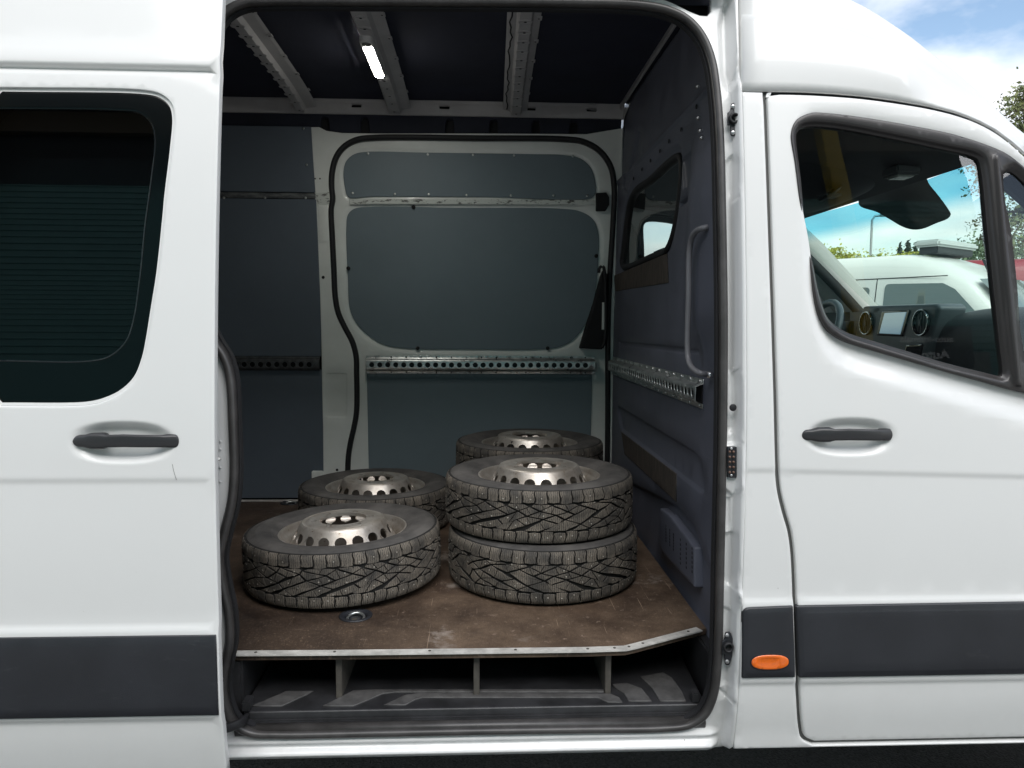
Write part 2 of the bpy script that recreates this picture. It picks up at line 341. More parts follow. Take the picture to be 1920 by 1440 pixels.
def cdt(outline, holes=(), extra=(), eps=1e-6, xe=()):
    V = []; E = []
    for lp in [outline] + list(holes):
        k = len(V); V += lp; E += [(k + i, k + (i + 1) % len(lp)) for i in range(len(lp))]
    k = len(V); V += list(extra); E += [(k + a, k + b) for a, b in xe]
    v2, e2, f2, _, _, _ = geometry.delaunay_2d_cdt([Vector(p) for p in V], E, [], 0, eps)
    v2 = np.array([tuple(p) for p in v2]); f2 = np.array([f for f in f2 if len(f) == 3])
    c = v2[f2].mean(1); ok = inside(c, outline)
    for h in holes: ok &= ~inside(c, h)
    return v2, f2[ok]
def panel(name, outline, mat, parent, fn, holes=(), feats=(), res=0.025, e=0.003, thick=0.015, bstep=None, rim=True, build=True):
    """sheet over a 2D outline, mapped by fn(U, V, D) with rounded edges that turn in by thick"""
    bstep = bstep or res
    O = ccw(resamp(outline, bstep)); H = [ccw(resamp(h, bstep)) for h in holes]
    if rim: o0 = inset(O, e); h0 = [inset(h, -e) for h in H]
    else: o0, h0 = O, H
    A = np.array(O); lo, hi = A.min(0), A.max(0)
    gx = np.arange(lo[0] + res * .5, hi[0], res); gy = np.arange(lo[1] + res * .5, hi[1], res)
    G = np.array([(x + (res * .5 if j % 2 else 0), y) for j, y in enumerate(gy) for x in gx]) if len(gx) and len(gy) else np.zeros((0, 2))
    X = []; XE = []
    def keep(q, m):
        ok = inside(q, o0) & (dist(q, o0) > m)
        for h in h0: ok &= ~inside(q, h) & (dist(q, h) > m)
        return ok
    for ft in feats:
        for ln in ft.lines(res):
            q = np.array(ln, float); ok = keep(q, e * 1.5 + .001); last = -9; cl = np.linalg.norm(q[0] - q[-1]) < 1e-9; first = None
            for i in range(len(q) - (1 if cl else 0)):
                if ok[i]:
                    X.append(tuple(q[i])); first = (len(X) - 1) if i == 0 else first
                    if last == i - 1: XE.append((len(X) - 2, len(X) - 1))
                    last = i
            if cl and first is not None and last == len(q) - 2: XE.append((len(X) - 1, first))
    K = []
    if len(G): K.append(G[keep(G, res * .45)])
    if rim:
        for lp, sg in [(O, 1)] + [(h, -1) for h in H]: q = np.array(inset(lp, sg * (e * 2.6 + .001))); K.append(q[keep(q, e * .8)])
    if K:
        K = np.concatenate(K)
        if len(X):
            XA = np.array(X)
            for c0 in range(0, len(K), 500):
                q = K[c0:c0 + 500]; dd = ((q[:, None, :] - XA[None]) ** 2).sum(2).min(1); K[c0:c0 + 500][dd < (res * .42) ** 2] = np.nan
            K = K[~np.isnan(K[:, 0])]
        X += [tuple(p) for p in K]
    v2, f2 = cdt(o0, h0, X, xe=XE)
    def disp(P):
        D = np.zeros(len(P))
        for ft in feats: D = D + ft.d(P)
        return D
    D = disp(v2); V = [fn(v2[:, 0], v2[:, 1], D)]; Fc = [tuple(f) for f in f2]; k = len(v2)
    if rim:
        for lp, inn, sg in [(O, o0, 1)] + [(h, q, -1) for h, q in zip(H, h0)]:
            m = len(lp); Dn = disp(np.array(inn))
            rings = [(np.array(inn), 0), (np.array(inset(lp, sg * e * .3)), e * .28), (np.array(lp), e), (np.array(lp), max(thick, e * 1.2))]
            for j, (q, dd) in enumerate(rings):
                V.append(fn(q[:, 0], q[:, 1], Dn + dd))
                if j:
                    for i in range(m):
                        a, b = k + (j - 1) * m + i, k + (j - 1) * m + (i + 1) % m
                        Fc.append((a, b, b + m, a + m) if sg < 0 else (b, a, a + m, b + m))
            k += 4 * m
    V = np.concatenate(V)
    bm = bmesh.new(); bv = [bm.verts.new(p) for p in V]
    for f in Fc:
        try: bm.faces.new([bv[i] for i in f])
        except ValueError: pass
    bmesh.ops.remove_doubles(bm, verts=bm.verts, dist=2e-5)
    for f in bm.faces: f.smooth = True
    me = bpy.data.meshes.new(name); bm.to_mesh(me); bm.free(); me.materials.append(mat)
    return link(name, me, parent) if build else me
def lathe(prof, n=64, close=False):
    V = []; Fc = []; k = len(prof)
    for i in range(n):
        a = 2 * math.pi * i / n; V += [(r * math.cos(a), r * math.sin(a), z) for r, z in prof]
    for i in range(n):
        j = (i + 1) % n
        for c in range(k if close else k - 1): d = (c + 1) % k; Fc.append((i * k + c, j * k + c, j * k + d, i * k + d))
    return V, Fc
def disc(c, nrm, r, n=12, h=0.004, dome=0.3):
    """small domed button facing nrm"""
    nrm = Vector(nrm).normalized(); a = nrm.orthogonal().normalized(); b = nrm.cross(a); c = Vector(c); V = []; Fc = []
    for (q, hh) in ((1, 0), (1, h * (1 - dome)), (.75, h)):
        V += [c + (a * math.cos(2 * math.pi * i / n) + b * math.sin(2 * math.pi * i / n)) * r * q + nrm * hh for i in range(n)]
    for j in range(2):
        for i in range(n): k = (i + 1) % n; Fc.append((j * n + i, j * n + k, (j + 1) * n + k, (j + 1) * n + i))
    Fc.append(tuple(2 * n + i for i in range(n))); return V, Fc

# ------------------------------------------------------------------ van side surface
_pz = [.30, .36, .42, .50, .60, .80, 1.05, 1.16, 1.30, 1.42, 1.60, 1.80, 1.95, 2.10, 2.20, 2.34, 2.50, 2.65, 2.80]
_py = [.050, .036, .026, .010, .002, .002, .0, .003, .010, .020, .037, .062, .083, .107, .124, .150, .182, .23, .30]
_tz = np.arange(.25, 2.85, .005); _ty = np.interp(_tz, _pz, _py); _kn = np.exp(-.5 * (np.arange(-30, 31) / 9.) ** 2); _kn /= _kn.sum()
_ty = np.convolve(np.pad(_ty, 30, mode='edge'), _kn, 'valid')
def s(z): return np.interp(z, _tz, _ty)
W = 2.08
def SS(u, v, off=0.0):
    y = 0.0
    for _ in range(14): p = at_y(u, v, y); y = float(s(p[2])) + off
    return (p[0], p[2])
def SSL(pts, off=0.0): return [SS(u, v, off) for u, v in pts]
def side(off=0.0): return lambda U, V, D: np.stack([U, s(V) + off + D, V], 1)
def farside(off=0.0): return lambda U, V, D: np.stack([U, W - (s(V) + off + D), V], 1)
def yw(z): return np.interp(z, [0, 1.5, 2.0, 2.3, 2.47, 2.7], [1.915, 1.915, 1.885, 1.86, 1.845, 1.80])    # inner face of the far wall
def FW(u, v, off=0.0):
    y = 1.9
    for _ in range(12): p = at_y(u, v, y); y = float(yw(p[2])) + off
    return (p[0], p[2])
def FWL(pts, off=0.0): return [FW(u, v, off) for u, v in pts]
def far(off=0.0): return lambda U, V, D: np.stack([U, yw(V) + off + D, V], 1)
BX = 0.689
def BK(u, v, off=0.0): p = at_x(u, v, BX + off); return (p[1], p[2])
def BKL(pts, off=0.0): return [BK(u, v, off) for u, v in pts]
def bulk(off=0.0): return lambda U, V, D: np.stack([BX + off + D, U, V], 1)
def flat_z(z): return lambda U, V, D: np.stack([U, V, z - D], 1)

van = empty('cargo_van', (-0.2, 1.0, 0))
tag(van, 'white high-roof cargo van with its side sliding door open on a load bay holding wheels', 'van')

# ================================================================== VAN: near side sheet metal
Z_STRIP_T = SS(200, 1190, -.10)[1]; Z_STRIP_B = SS(200, 1341, -.10)[1]; Z_CR = SS(200, 899, -.10)[1]
def crease(zc, a=.006):
    """waist line: the sheet steps in under the line and eases out again lower down"""
    def d(P): z = P[:, 1] - zc; return .62 * a * sstep((.006 - z) / .020) * (1 - .9 * sstep((-z - .012) / .25))
    return d
def rows(x0, x1, zs, st=.04): return [[(x, z) for x in np.arange(x0, x1, st)] for z in sorted(set(round(q, 4) for q in zs))]
# ---- sliding door (open, standing outboard of the body)
DX1, DX0 = -0.636, -2.02
Z_G = SS(412, 133, -.10)[1]
gl_px = [(-260, 168), (0, 168), (275, 174), (300, 181), (316, 195), (322, 217), (318, 275), (307, 367), (304, 400), (292, 512), (282, 575), (272, 637), (265, 670), (250, 707), (225, 732), (195, 747), (162, 755), (0, 757), (-260, 757)]
gl = SSL(gl_px[1:-1], -.10); zt_, zb_ = gl[0][1], gl[-1][1]
gl = crom(gl, .012); xl_ = -1.86
door_glass_poly = ccw(gl + fillet([gl[-1], (xl_, zb_), (xl_, zt_), gl[0]], [0, .09, .09, 0])[1:-1])
door_hole = inset(door_glass_poly, -.006)
door_recess = inset(door_glass_poly, -.012)
bowl_c = SS(229.5, 829.5, -.10); bl = SS(129, 829.5, -.10); br = SS(330, 829.5, -.10); bt = SS(229, 789.5, -.10); bb = SS(229, 870, -.10)
bowlL = Bowl(bowl_c, (br[0] - bl[0]) / 2, (bt[1] - bb[1]) / 2, .024)
def door_extra(P):
    z = P[:, 1]; d = crease(Z_CR)(P)
    d += .010 * np.exp(-((z - Z_G) / .006) ** 2) - .006 * sstep((z - Z_G) / .01) * (1 - sstep((z - Z_G - .03) / .05))
    d -= .007 * sstep((z - Z_STRIP_T - .028) / -.022) * sstep((z - Z_STRIP_B + .022) / .018)
    return d
zr_ = [Z_CR + q for q in (-.05, -.03, -.018, -.014, -.010, -.006, -.002, .002, .006, .012)] + [Z_G + q for q in (-.016, -.010, -.005, 0, .005, .010, .016, .03)] + [Z_STRIP_T + q for q in (0, .006, .012, .018, .024, .03)] + [Z_STRIP_B + q for q in (-.028, -.022, -.016, -.010, -.005, 0)]
zr_ = zr_ + [q for q in np.arange(.44, 2.58, .035) if min(abs(q - r_) for r_ in zr_) > .016]
slid = panel('sliding_door', [(DX0, .40), (DX1 + .001, .40), (DX1, 1.2), (DX1, 2.60), (DX0, 2.60)], WHITE, van, side(-.10), holes=[door_hole],
             feats=[bowlL, Fn(door_extra, rows(DX0, DX1, zr_))], res=.035, e=.0025, thick=.022)
# door edge follows the photographed line at the sill, where the door kicks in
panel('door_window_reveal', inset(door_hole, .0006), WHITE, slid, side(-.0925), holes=[inset(door_glass_poly, .002)], res=.05, bstep=.015, rim=False)
frit_in = crom(SSL([(0, 204), (220, 207), (262, 212), (284, 232), (290, 262), (284, 330), (272, 420), (262, 520), (250, 600), (236, 640), (205, 668), (165, 677), (0, 676)], -.09), .012)
zt2, zb2 = frit_in[0][1], frit_in[-1][1]
frit_poly = ccw(frit_in + fillet([frit_in[-1], (xl_ + .05, zb2), (xl_ + .05, zt2), frit_in[0]], [0, .08, .08, 0])[1:-1])
pane = panel('window_pane', door_glass_poly, FRIT, slid, side(-.090), holes=[frit_poly], res=.05, bstep=.015, e=.0015, thick=.004)
panel('tinted_glass', inset(frit_poly, .0015), GDARK, slid, side(-.0895), res=.06, bstep=.02, rim=False, feats=[Fn(lambda P: 0 * P[:, 0], rows(-1.9, 2.05, np.arange(1.3, 2.12, .03), .05))])
panel('inner_door_skin', [(DX0 + .04, .44), (DX1 - .05, .44), (DX1 - .05, 2.52), (DX0 + .04, 2.52)], LINDARK, slid, side(-.035), holes=[inset(frit_poly, -.03)], res=.12, e=.004, thick=.03)
def trim_strip(name, x0, x1, zt, zb, off, parent, slope0=0, slope1=0, endr=.012):
    h = zt - zb
    def dd(P):
        t = (P[:, 1] - zb) / h; return -.004 * sstep(t / .12) * sstep((1 - t) / .10) + .003 * sstep((t - .75) / .25)
    q = [zb + h * t for t in (.02, .06, .1, .14, .2, .75, .82, .88, .92, .96, .99)]
    return panel(name, [(x0, zb), (x1 + slope1, zb), (x1, zt), (x0 + slope0, zt)], PLASTIC, parent, side(off), feats=[Fn(dd, rows(x0, x1, q, .03))], res=.05, e=.004, thick=.016)
trim_strip('side_moulding', DX0 + .01, DX1 - .004, Z_STRIP_T, Z_STRIP_B, -.112, slid)
def pull_handle(name, cx, cz, hw, hh, off, parent, sgn=1):
    """flat-ended pull handle bridging its cup"""
    n = 60; V = []; Fc = []; k = 16; yb = float(s(cz)) + off
    for i in range(n + 1):
        t = -math.cos(math.pi * i / n); a = abs(t); e0 = .86 if t < 0 else .93
        hgt = hh * (1.0 - .06 * a) * (max(0.0, 1 - ((a - e0) / (1 - e0)) ** 2.6) ** .42 if a > e0 else 1); hgt = max(hgt, .0008)
        wide = 1.0 + .30 * (sstep((-.30 - t) / .12) - sstep((-.62 - t) / .2)) + .14 * sstep((t - .66) / .2)
        y_out = -.016 + .014 * a ** 3; dep = .012 + .016 * (1 if t < -.34 or t > .74 else 0)
        zc = cz + .003 * (1 - a)
        for j in range(k):
            b = 2 * math.pi * j / k; ca, sa = math.cos(b), math.sin(b); e = .55
            V.append((cx + t * hw, yb + y_out + dep / 2 + dep / 2 * math.copysign(abs(sa) ** e, sa), zc + hgt * wide * math.copysign(abs(ca) ** e, ca)))
    for i in range(n):
        for j in range(k): q = (j + 1) % k; Fc.append((i * k + j, i * k + q, (i + 1) * k + q, (i + 1) * k + j))
    Fc += [tuple(range(k - 1, -1, -1)), tuple(n * k + j for j in range(k))]
    h = mk(name, V, Fc, HANDLE, parent)
    return h
hl = SS(128, 829, -.12); hr = SS(329, 829, -.12)
sp_ = [SS(u, v, -.10) for u, v in ((1323 - 1000, 870), (326, 884), (331, 900))]
V, Fc = tube([(x, float(s(z)) - .1002, z) for x, z in crom(sp_, .004)], .0005, 4, up=(0, 1, 0)); mk('scratch', V, Fc, GAPGREY, slid)
h1 = pull_handle('door_handle', (hl[0] + hr[0]) / 2, SS(229, 830, -.12)[1], (hr[0] - hl[0]) / 2, .0155, -.10, slid)

# ---- opening frame (jamb) with the pressed pillar channel and the stepped sill
seal_px = [(392, 110), (400, 62), (414, 36), (435, 18), (460, 8), (500, 5), (700, 5), (900, 6), (1100, 8), (1190, 11), (1245, 20), (1285, 38), (1313, 68), (1331, 110), (1341, 170), (1347, 250), (1351, 400), (1354, 600), (1353, 800), (1349, 1000), (1346, 1150), (1343, 1240), (1336, 1300), (1318, 1338), (1290, 1356), (1240, 1362), (1100, 1364), (900, 1367), (700, 1371), (520, 1374), (472, 1371), (440, 1353), (424, 1318), (420, 1280), (426, 1240), (433, 1200), (431, 1150), (420, 1095), (414, 1045), (424, 995), (436, 945), (441, 890), (439, 800), (434, 710), (424, 672), (402, 636), (388, 600), (378, 500), (378, 300)]
SEAL = crom(SSL(seal_px, .045), .014, True)
JX1 = 0.6955
ch = lambda pts, d, w: Feat(SSL(pts, .03), d, w)
jfe = [
    Feat([(.683, .2), (.80, .2), (.80, 2.6), (.683, 2.6)], -.0440, .014),
    ch([(1352, 40), (1362, 6), (1376, 6), (1382, 90), (1387, 150), (1368, 166), (1357, 140)], .013, .016),
    ch([(1366, 8), (1374, 8), (1380, 120), (1374, 150), (1369, 130)], -.010, .006),
    ch([(1365, 300), (1376, 290), (1384, 310), (1384, 345), (1375, 372), (1375, 690), (1386, 715), (1386, 800), (1372, 815), (1361, 800), (1361, 700), (1360, 400)], .012, .012),
    ch([(1376, 380), (1382, 372), (1384, 690), (1378, 700)], -.010, .006),
    ch([(1362, 690), (1372, 700), (1372, 800), (1362, 802)], -.007, .01),
    ch([(1358, 835), (1384, 830), (1386, 910), (1376, 930), (1358, 915)], -.010, .010),
    ch([(1366, 935), (1372, 935), (1372, 990), (1366, 1000)], .007, .008),
    ch([(1358, 1005), (1380, 1000), (1380, 1080), (1372, 1100), (1358, 1095)], .008, .012),
    ch([(1374, 1105), (1384, 1100), (1388, 1125), (1380, 1130)], -.008, .008),
    ch([(1356, 1140), (1378, 1150), (1376, 1280), (1354, 1290)], .006, .012),
    ch([(1352, 1294), (1364, 1304), (1384, 1312), (1384, 1318), (1362, 1311), (1352, 1302)], .005, .005),
]
zs1, zs2, zs3 = SS(900, 1378, .03)[1], SS(900, 1398, .02)[1], SS(900, 1421, .01)[1]
def sill(P):
    z = P[:, 1]; x = P[:, 0]
    a = -.014 * sstep((zs1 + .004 - z) / .02) - .003 * sstep((zs1 - .012 - z) / .01) + .009 * sstep((zs2 + .012 - z) / .008) - .022 * sstep((zs2 - .0 - z) / .016) + .016 * sstep((zs3 + .012 - z) / .014)
    return a * sstep((.665 - x) / .03)
jfe.append(Fn(sill, rows(-1.4, .69, [zs1 + q for q in (.008, .002, -.005, -.012, -.018)] + [zs2 + q for q in (.014, .01, .005, 0, -.005, -.01, -.016)] + [zs3 + q for q in (.014, .009, .004, 0)], .03)))
door_track_poly = ccw(SSL([(1225, -40), (1232, -6), (1262, 6), (1292, 21), (1312, 29), (1326, 30), (1333, 22), (1335, -40)], .045))
zj_bot = SS(900, 1424, .01)[1]
JAMBP = ccw([(-1.45, zj_bot), (JX1 - .02, zj_bot), (JX1, SS(1380, 1403)[1] + .004), (JX1, 2.46), (-1.45, 2.46)])
frame = panel('door_frame', JAMBP, JAMB, van, side(.045), holes=[inset(ccw(SEAL), .004), door_track_poly], feats=jfe, res=.022, bstep=.014, e=.002, thick=.014)
V, Fc = sweep([(p[0], float(s(p[1])) + .046, p[1]) for p in inset(ccw(SEAL), .012)], [(-.002, -.024), (.002, -.024), (.002, -.004), (-.002, -.004)], True, up=(0, -1, 0)); mk('inner_flange', V, Fc, BLACK, frame, smooth=False)  # black band added inside the seal, its colour standing for the shaded gap
panel('door_track', inset(door_track_poly, -.01), BLACK, frame, side(.11), res=.05, rim=False)
sy = lambda p: tuple((p[0], float(s(p[1])) + .042, p[1]))
V, Fc = sweep([sy(p) for p in SEAL], [(-.013, -.012), (-.013, .004), (-.009, .013), (-.003, .017), (.004, .016), (.009, .010), (.010, -.012)], True, up=(0, -1, 0))
mk('door_seal', V, Fc, RUBBER, frame)
LIP = inset(ccw(SEAL), -.012)
V, Fc = sweep([(p[0], float(s(p[1])) + .046, p[1]) for p in LIP], circ(.0042, 6), True); mk('seal_lip', V, Fc, DARKRUB, frame)
# rubber sill threshold inside the seal
a, b = SS(445, 1352, .07), SS(1318, 1340, .07)
V, Fc = sweep([(a[0], .075, SS(900, 1356, .07)[1]), (b[0], .075, SS(900, 1356, .07)[1] - .001)], [(-.016, -.02), (-.016, .008), (-.006, .014), (.006, .010), (.016, .002), (.016, -.02)], up=(0, -1, 0)); mk('sill_rubber', V, Fc, RUBBER, frame)
# small fittings on the front jamb
def jp(u, v, off): p = SS(u, v, off); return (p[0], float(s(p[1])) + off, p[1])
def socket(u, v, hgt_px, flip=1):
    px = lambda du, dv: (u + du, v + dv * hgt_px / 33.)
    base = panel('buffer_socket', fillet(SSL([px(-4, -28), px(5, -29), px(11, -12), px(11, 8), px(3, 34), px(-5, 33), px(-6, 12), px(-11, 14), px(-11, -11), px(-6, -14)], .03), .006), PLASTIC, frame, side(.026), res=.03, bstep=.006, e=.0015, thick=.006)
    c = jp(u + 1, v, .02); V, Fc = lathe([(.0145, 0), (.0145, .006), (.0125, .010), (.0095, .010), (.0085, .006), (.0070, -.004), (0, -.004)], 24)
    V = [(c[0] + q[0], c[1] - q[2] + .002, c[2] + q[1]) for q in V]; mk('socket_ring', V, Fc, DARKRUB, base)
    for dv in (-22, 27):
        q = jp(px(0, dv)[0] - 1, px(0, dv)[1], .026); mk('screw', *disc(q, (0, -1, 0), .0058, 10, .004), STEEL, base)
socket(1375, 222, 33); socket(1364, 1213, 33)
mk('plug', *disc(jp(1374, 764, .030), (0, -1, 0), .0095, 16, .004), DARKRUB, frame)
cp = panel('contact_plate', fillet(SSL([(1363, 837), (1380, 837), (1380, 895), (1363, 895)], .03), .003), PLASTIC, frame, side(.024), res=.02, e=.0012, thick=.008)
for i in range(5):
    for j in range(2):
        q = jp(1368 + 7 * j, 847 + i * 9.6, .022); mk('contact_pin', *disc(q, (0, -1, 0), .0036, 8, .004), BRASS, cp)
for v in (841, 891): mk('screw', *disc(jp(1371, v, .022), (0, -1, 0), .0035, 8, .003), STEEL, cp)
# rear jamb details next to the open door
for v in (827, 842, 876, 903): mk('weld_dimple', *disc(jp(413, v, .043), (0, -1, 0), .003, 8, .002), JAMB, frame)
q = jp(405, 862, .02); V, Fc = tube([(q[0] - .03, q[1], q[2]), (q[0] + .012, q[1] - .004, q[2] + .002)], .0045, 8); mk('door_pin', V, Fc, ALU, frame)
q = jp(414, 1267, .02); V, Fc = tube([(q[0] - .03, q[1] - .02, q[2]), (q[0] + .012, q[1] - .02, q[2] + .001)], .0042, 8); mk('door_pin', V, Fc, STEEL, frame)
q = jp(404, 195, .02); V, Fc = tube([(q[0] - .02, q[1], q[2] + .004), (q[0] + .014, q[1], q[2])], .0035, 8); mk('door_pin', V, Fc, JAMB, frame)
# lower roller arm, bent strap that carries the open door
arm = [at_y(418, 1367, -.02), at_y(432, 1363, 0.0), at_y(448, 1357, .02), at_y(458, 1350, .05), at_y(462, 1345, .09)]
V, Fc = sweep(crom([tuple(p) for p in arm], .01), [(-.004, -.011), (.004, -.011), (.006, -.008), (.006, .008), (.004, .011), (-.004, .011), (-.006, .008), (-.006, -.008)], up=(0, 0, 1))
mk('roller_arm', V, Fc, DARKRUB, van)

# ---- pillar skin between the opening and the front door, running on as the sill below the door
gap_px = [(1434, 173), (1436, 200), (1439, 280), (1444, 420), (1449, 560), (1454, 720), (1457, 840), (1459, 890), (1463, 925), (1472, 963), (1481, 995), (1486, 1030), (1489, 1080), (1491, 1150), (1494, 1250), (1497, 1310), (1501, 1362), (1507, 1384), (1525, 1393)]
GAP = crom(SSL(gap_px), .012)
GAPW = .0055
def off_line(P, d):
    out = []
    for i in range(len(P)):
        a = np.array(P[max(0, i - 1)]); b = np.array(P[min(len(P) - 1, i + 1)]); t = (b - a) / np.linalg.norm(b - a); out.append(tuple(np.array(P[i]) + np.array([-t[1], t[0]]) * d))
    return out
gL = off_line(GAP, -GAPW); gR = off_line(GAP, GAPW)
if gL[5][0] > gR[5][0]: gL, gR = gR, gL
zsill = GAP[-1][1]; zbot = SS(1380, 1403)[1]
PX0 = JX1 + .0002
ztop = SS(1434, 173)[1]
pil_poly = ccw([(PX0, zbot), (PX0, ztop)] + [p for p in gL[:-1]] + [(gL[-1][0], zsill - GAPW), (2.05, zsill - GAPW - .001), (2.05, zbot - .002)])
ZC2 = SS(1430, 880)[1]; zT2, zB2 = SS(1440, 1135)[1], SS(1440, 1272)[1]
def pil_extra(P):
    z = P[:, 1]; return crease(ZC2)(P) - .006 * sstep((z - zT2 - .024) / -.02) * sstep((z - zB2 + .022) / .018) - .004 * sstep((zbot + .035 - z) / .02)
_z2 = [q for q in np.arange(.42, 2.15, .035) if min(abs(q - r_) for r_ in (ZC2 - .03, ZC2, zT2 + .012, zB2 - .013)) > .035]
zr2 = _z2 + [ZC2 + q for q in (-.05, -.03, -.018, -.014, -.010, -.006, -.002, .002, .006, .012)] + [zT2 + q for q in (0, .006, .012, .018, .024)] + [zB2 + q for q in (-.026, -.02, -.014, -.008, 0)]
pil = panel('pillar_panel', pil_poly, WHITE, van, side(0), feats=[Fn(pil_extra, rows(.69, .9, zr2, .015))], res=.03, bstep=.012, e=.003, thick=.03)
mv = panel('side_moulding', fillet(SSL([(1393, 1140), (1487, 1136), (1491.5, 1270), (1391, 1272)], -.01), [.004, .004, .004, .018]), PLASTIC, pil, side(-.012), feats=[Feat(SSL([(1400, 1147), (1482, 1143), (1486, 1262), (1397, 1264)], -.01), -.003, .012)], res=.02, e=.004, thick=.014)
mk_c = SS(1444, 1241.5, -.016); rxm = SS(1479, 1241, -.016)[0] - mk_c[0]
lens_poly = [(mk_c[0] + rxm * math.copysign(abs(math.cos(a)) ** .75, math.cos(a)), mk_c[1] + .0205 * math.copysign(abs(math.sin(a)) ** .85, math.sin(a))) for a in np.linspace(0, 2 * math.pi, 48, endpoint=False)]
panel('marker_bezel', inset(ccw(lens_poly), -.003), BLACK, pil, side(-.0165), res=.03, bstep=.006, e=.001, thick=.006)
panel('marker_lens', lens_poly, ORANGE, pil, side(-.0185), feats=[Feat(SSL([(1418, 1234), (1462, 1234), (1462, 1252), (1418, 1252)], -.016), .0015, .003)], res=.012, bstep=.006, e=.003, thick=.006)
# gap backing: grey rubber lip between pillar and door
V, Fc = sweep([(p[0], float(s(p[1])) + .016, p[1]) for p in GAP], [(-.016, -.003), (.016, -.003), (.016, .003), (-.016, .003)], up=(0, -1, 0)); mk('gap_seal', V, Fc, GAPGREY, pil, smooth=False)
gb = GAP[-1]
V, Fc = sweep([(gb[0], float(s(gb[1])) + .016, gb[1]), (2.05, float(s(gb[1])) + .016, gb[1])], [(-.016, -.003), (.016, -.003), (.016, .003), (-.016, .003)], up=(0, -1, 0)); mk('gap_seal', V, Fc, GAPGREY, pil, smooth=False)

# ---- front passenger door (and its mirror on the far side)
top_px = [(1437, 174), (1500, 175), (1560, 178), (1620, 183), (1680, 191), (1740, 201), (1790, 213), (1830, 227), (1868, 247), (1900, 271), (1925, 293)]
TOPL = SSL(top_px)
x0 = TOPL[-1]
top_line = crom(TOPL + [(1.62, 1.90), (1.80, 1.73), (1.96, 1.56), (2.04, 1.44)], .02)
dtop = off_line(top_line, -GAPW * .7)
if dtop[5][1] > top_line[5][1]: dtop = off_line(top_line, GAPW * .7)
i0 = 0
while dtop[i0][0] < gR[2][0] + .001: i0 += 1
door_poly = ccw([gR[j] for j in range(2, len(gR) - 1)][::-1] + fillet([gR[2], (gR[0][0] + .0015, dtop[i0][1] + .001), dtop[i0 + 1]], [0, .006, 0])[::1][1:-1] + dtop[i0 + 1:] + [(2.05, 1.3), (2.05, zsill + GAPW), (gR[-1][0], zsill + GAPW)])
def clean(poly):
    out = []
    for p in poly:
        if not out or np.linalg.norm(np.array(p) - np.array(out[-1])) > .0008: out.append(p)
    return out
door_poly = clean(door_poly)
fo_px = [(1482.6, 262), (1483, 248), (1487, 234), (1494, 224), (1505, 217), (1522, 211.5), (1545, 212), (1590, 216.6), (1671, 229), (1725, 239), (1779, 250), (1833, 266), (1860, 276), (1887.5, 289), (1915, 310), (1945, 340), (1985, 395), (2035, 480), (2075, 570), (2092, 680), (2075, 752), (2040, 765), (1990, 755), (1920, 737), (1892, 730), (1847, 717), (1778, 698), (1709, 678), (1640, 658), (1600, 646), (1576, 636), (1553, 620), (1538, 598), (1529, 570), (1516.5, 464), (1500, 383), (1489, 300)]
FO = ccw(crom(SSL(fo_px), .014, True))
gi_px = [(1496.5, 258), (1498, 247), (1503, 240), (1519, 235.5), (1568, 238), (1671, 257), (1779, 280), (1825, 290), (1838, 296), (1843, 306), (1858, 437), (1871, 559), (1881, 652), (1886, 700), (1884, 706), (1874, 704.5), (1846.6, 698), (1778, 681), (1709, 660), (1640, 639), (1595, 624.6), (1571.7, 611), (1558, 598), (1549, 579), (1537, 537.5), (1529, 496), (1516.7, 446), (1505, 330)]
GI = ccw(crom(SSL(gi_px), .014, True))
gq_px = [(1888, 326), (1891, 321), (1900, 321), (1920, 336), (1950, 372), (1990, 440), (2030, 530), (2050, 620), (2045, 690), (2030, 705), (1990, 700), (1945, 690), (1933, 684), (1926, 660), (1918, 602), (1914, 542), (1908, 482), (1900, 421), (1890, 369)]
GQ = ccw(crom(SSL(gq_px), .014, True))
sw = ccw(SSL([(1497, 225), (1520, 205), (1600, 205), (1720, 225), (1830, 252), (1930, 300), (2060, 470), (2150, 700), (2120, 850), (1920, 791), (1800, 757), (1700, 728), (1610, 702), (1570, 685), (1545, 658), (1528, 620), (1512, 545)]))
swoosh = Feat(inset(sw, .018), .014, .052)
bc = SS(1597, 819); bowlR = Bowl(bc, (SS(1682.6, 819)[0] - SS(1511.5, 819)[0]) / 2, (SS(1597, 782)[1] - SS(1597, 855.5)[1]) / 2, .022)
zr3 = [ZC2 + q for q in (-.05, -.03, -.018, -.014, -.010, -.006, -.002, .002, .006, .012)]
slope_c = (SS(1900, 890)[1] - SS(1480, 880)[1]) / (SS(1900, 890)[0] - SS(1480, 880)[0])
xref = SS(1430, 880)[0]
zs_at = lambda P: np.stack([P[:, 0], P[:, 1] - slope_c * (P[:, 0] - xref)], 1)
zT3a, zT3b = SS(1500, 1133)[1], SS(1910, 1127)[1]; zB3 = SS(1500, 1272)[1]
def door2_extra(P):
    z = P[:, 1]; return crease(ZC2)(zs_at(P)) - .006 * sstep((z - zT3a - .024) / -.02) * sstep((z - zB3 + .022) / .018)
dfe = [swoosh, bowlR, Fn(door2_extra, [[(x, z + slope_c * (x - xref)) for x, z in r_] for r_ in rows(.76, 2.05, zr3, .035)] + rows(.76, 2.05, _z2, .04) + rows(.76, 2.05, [zT3a + q for q in (0, .006, .012, .018, .024)] + [zB3 + q for q in (-.026, -.02, -.014, -.008, 0)], .04))]
pdoor = panel('passenger_door', door_poly, WHITE, van, side(0), holes=[inset(FO, .006)], feats=dfe, res=.03, bstep=.014, e=.0035, thick=.022)
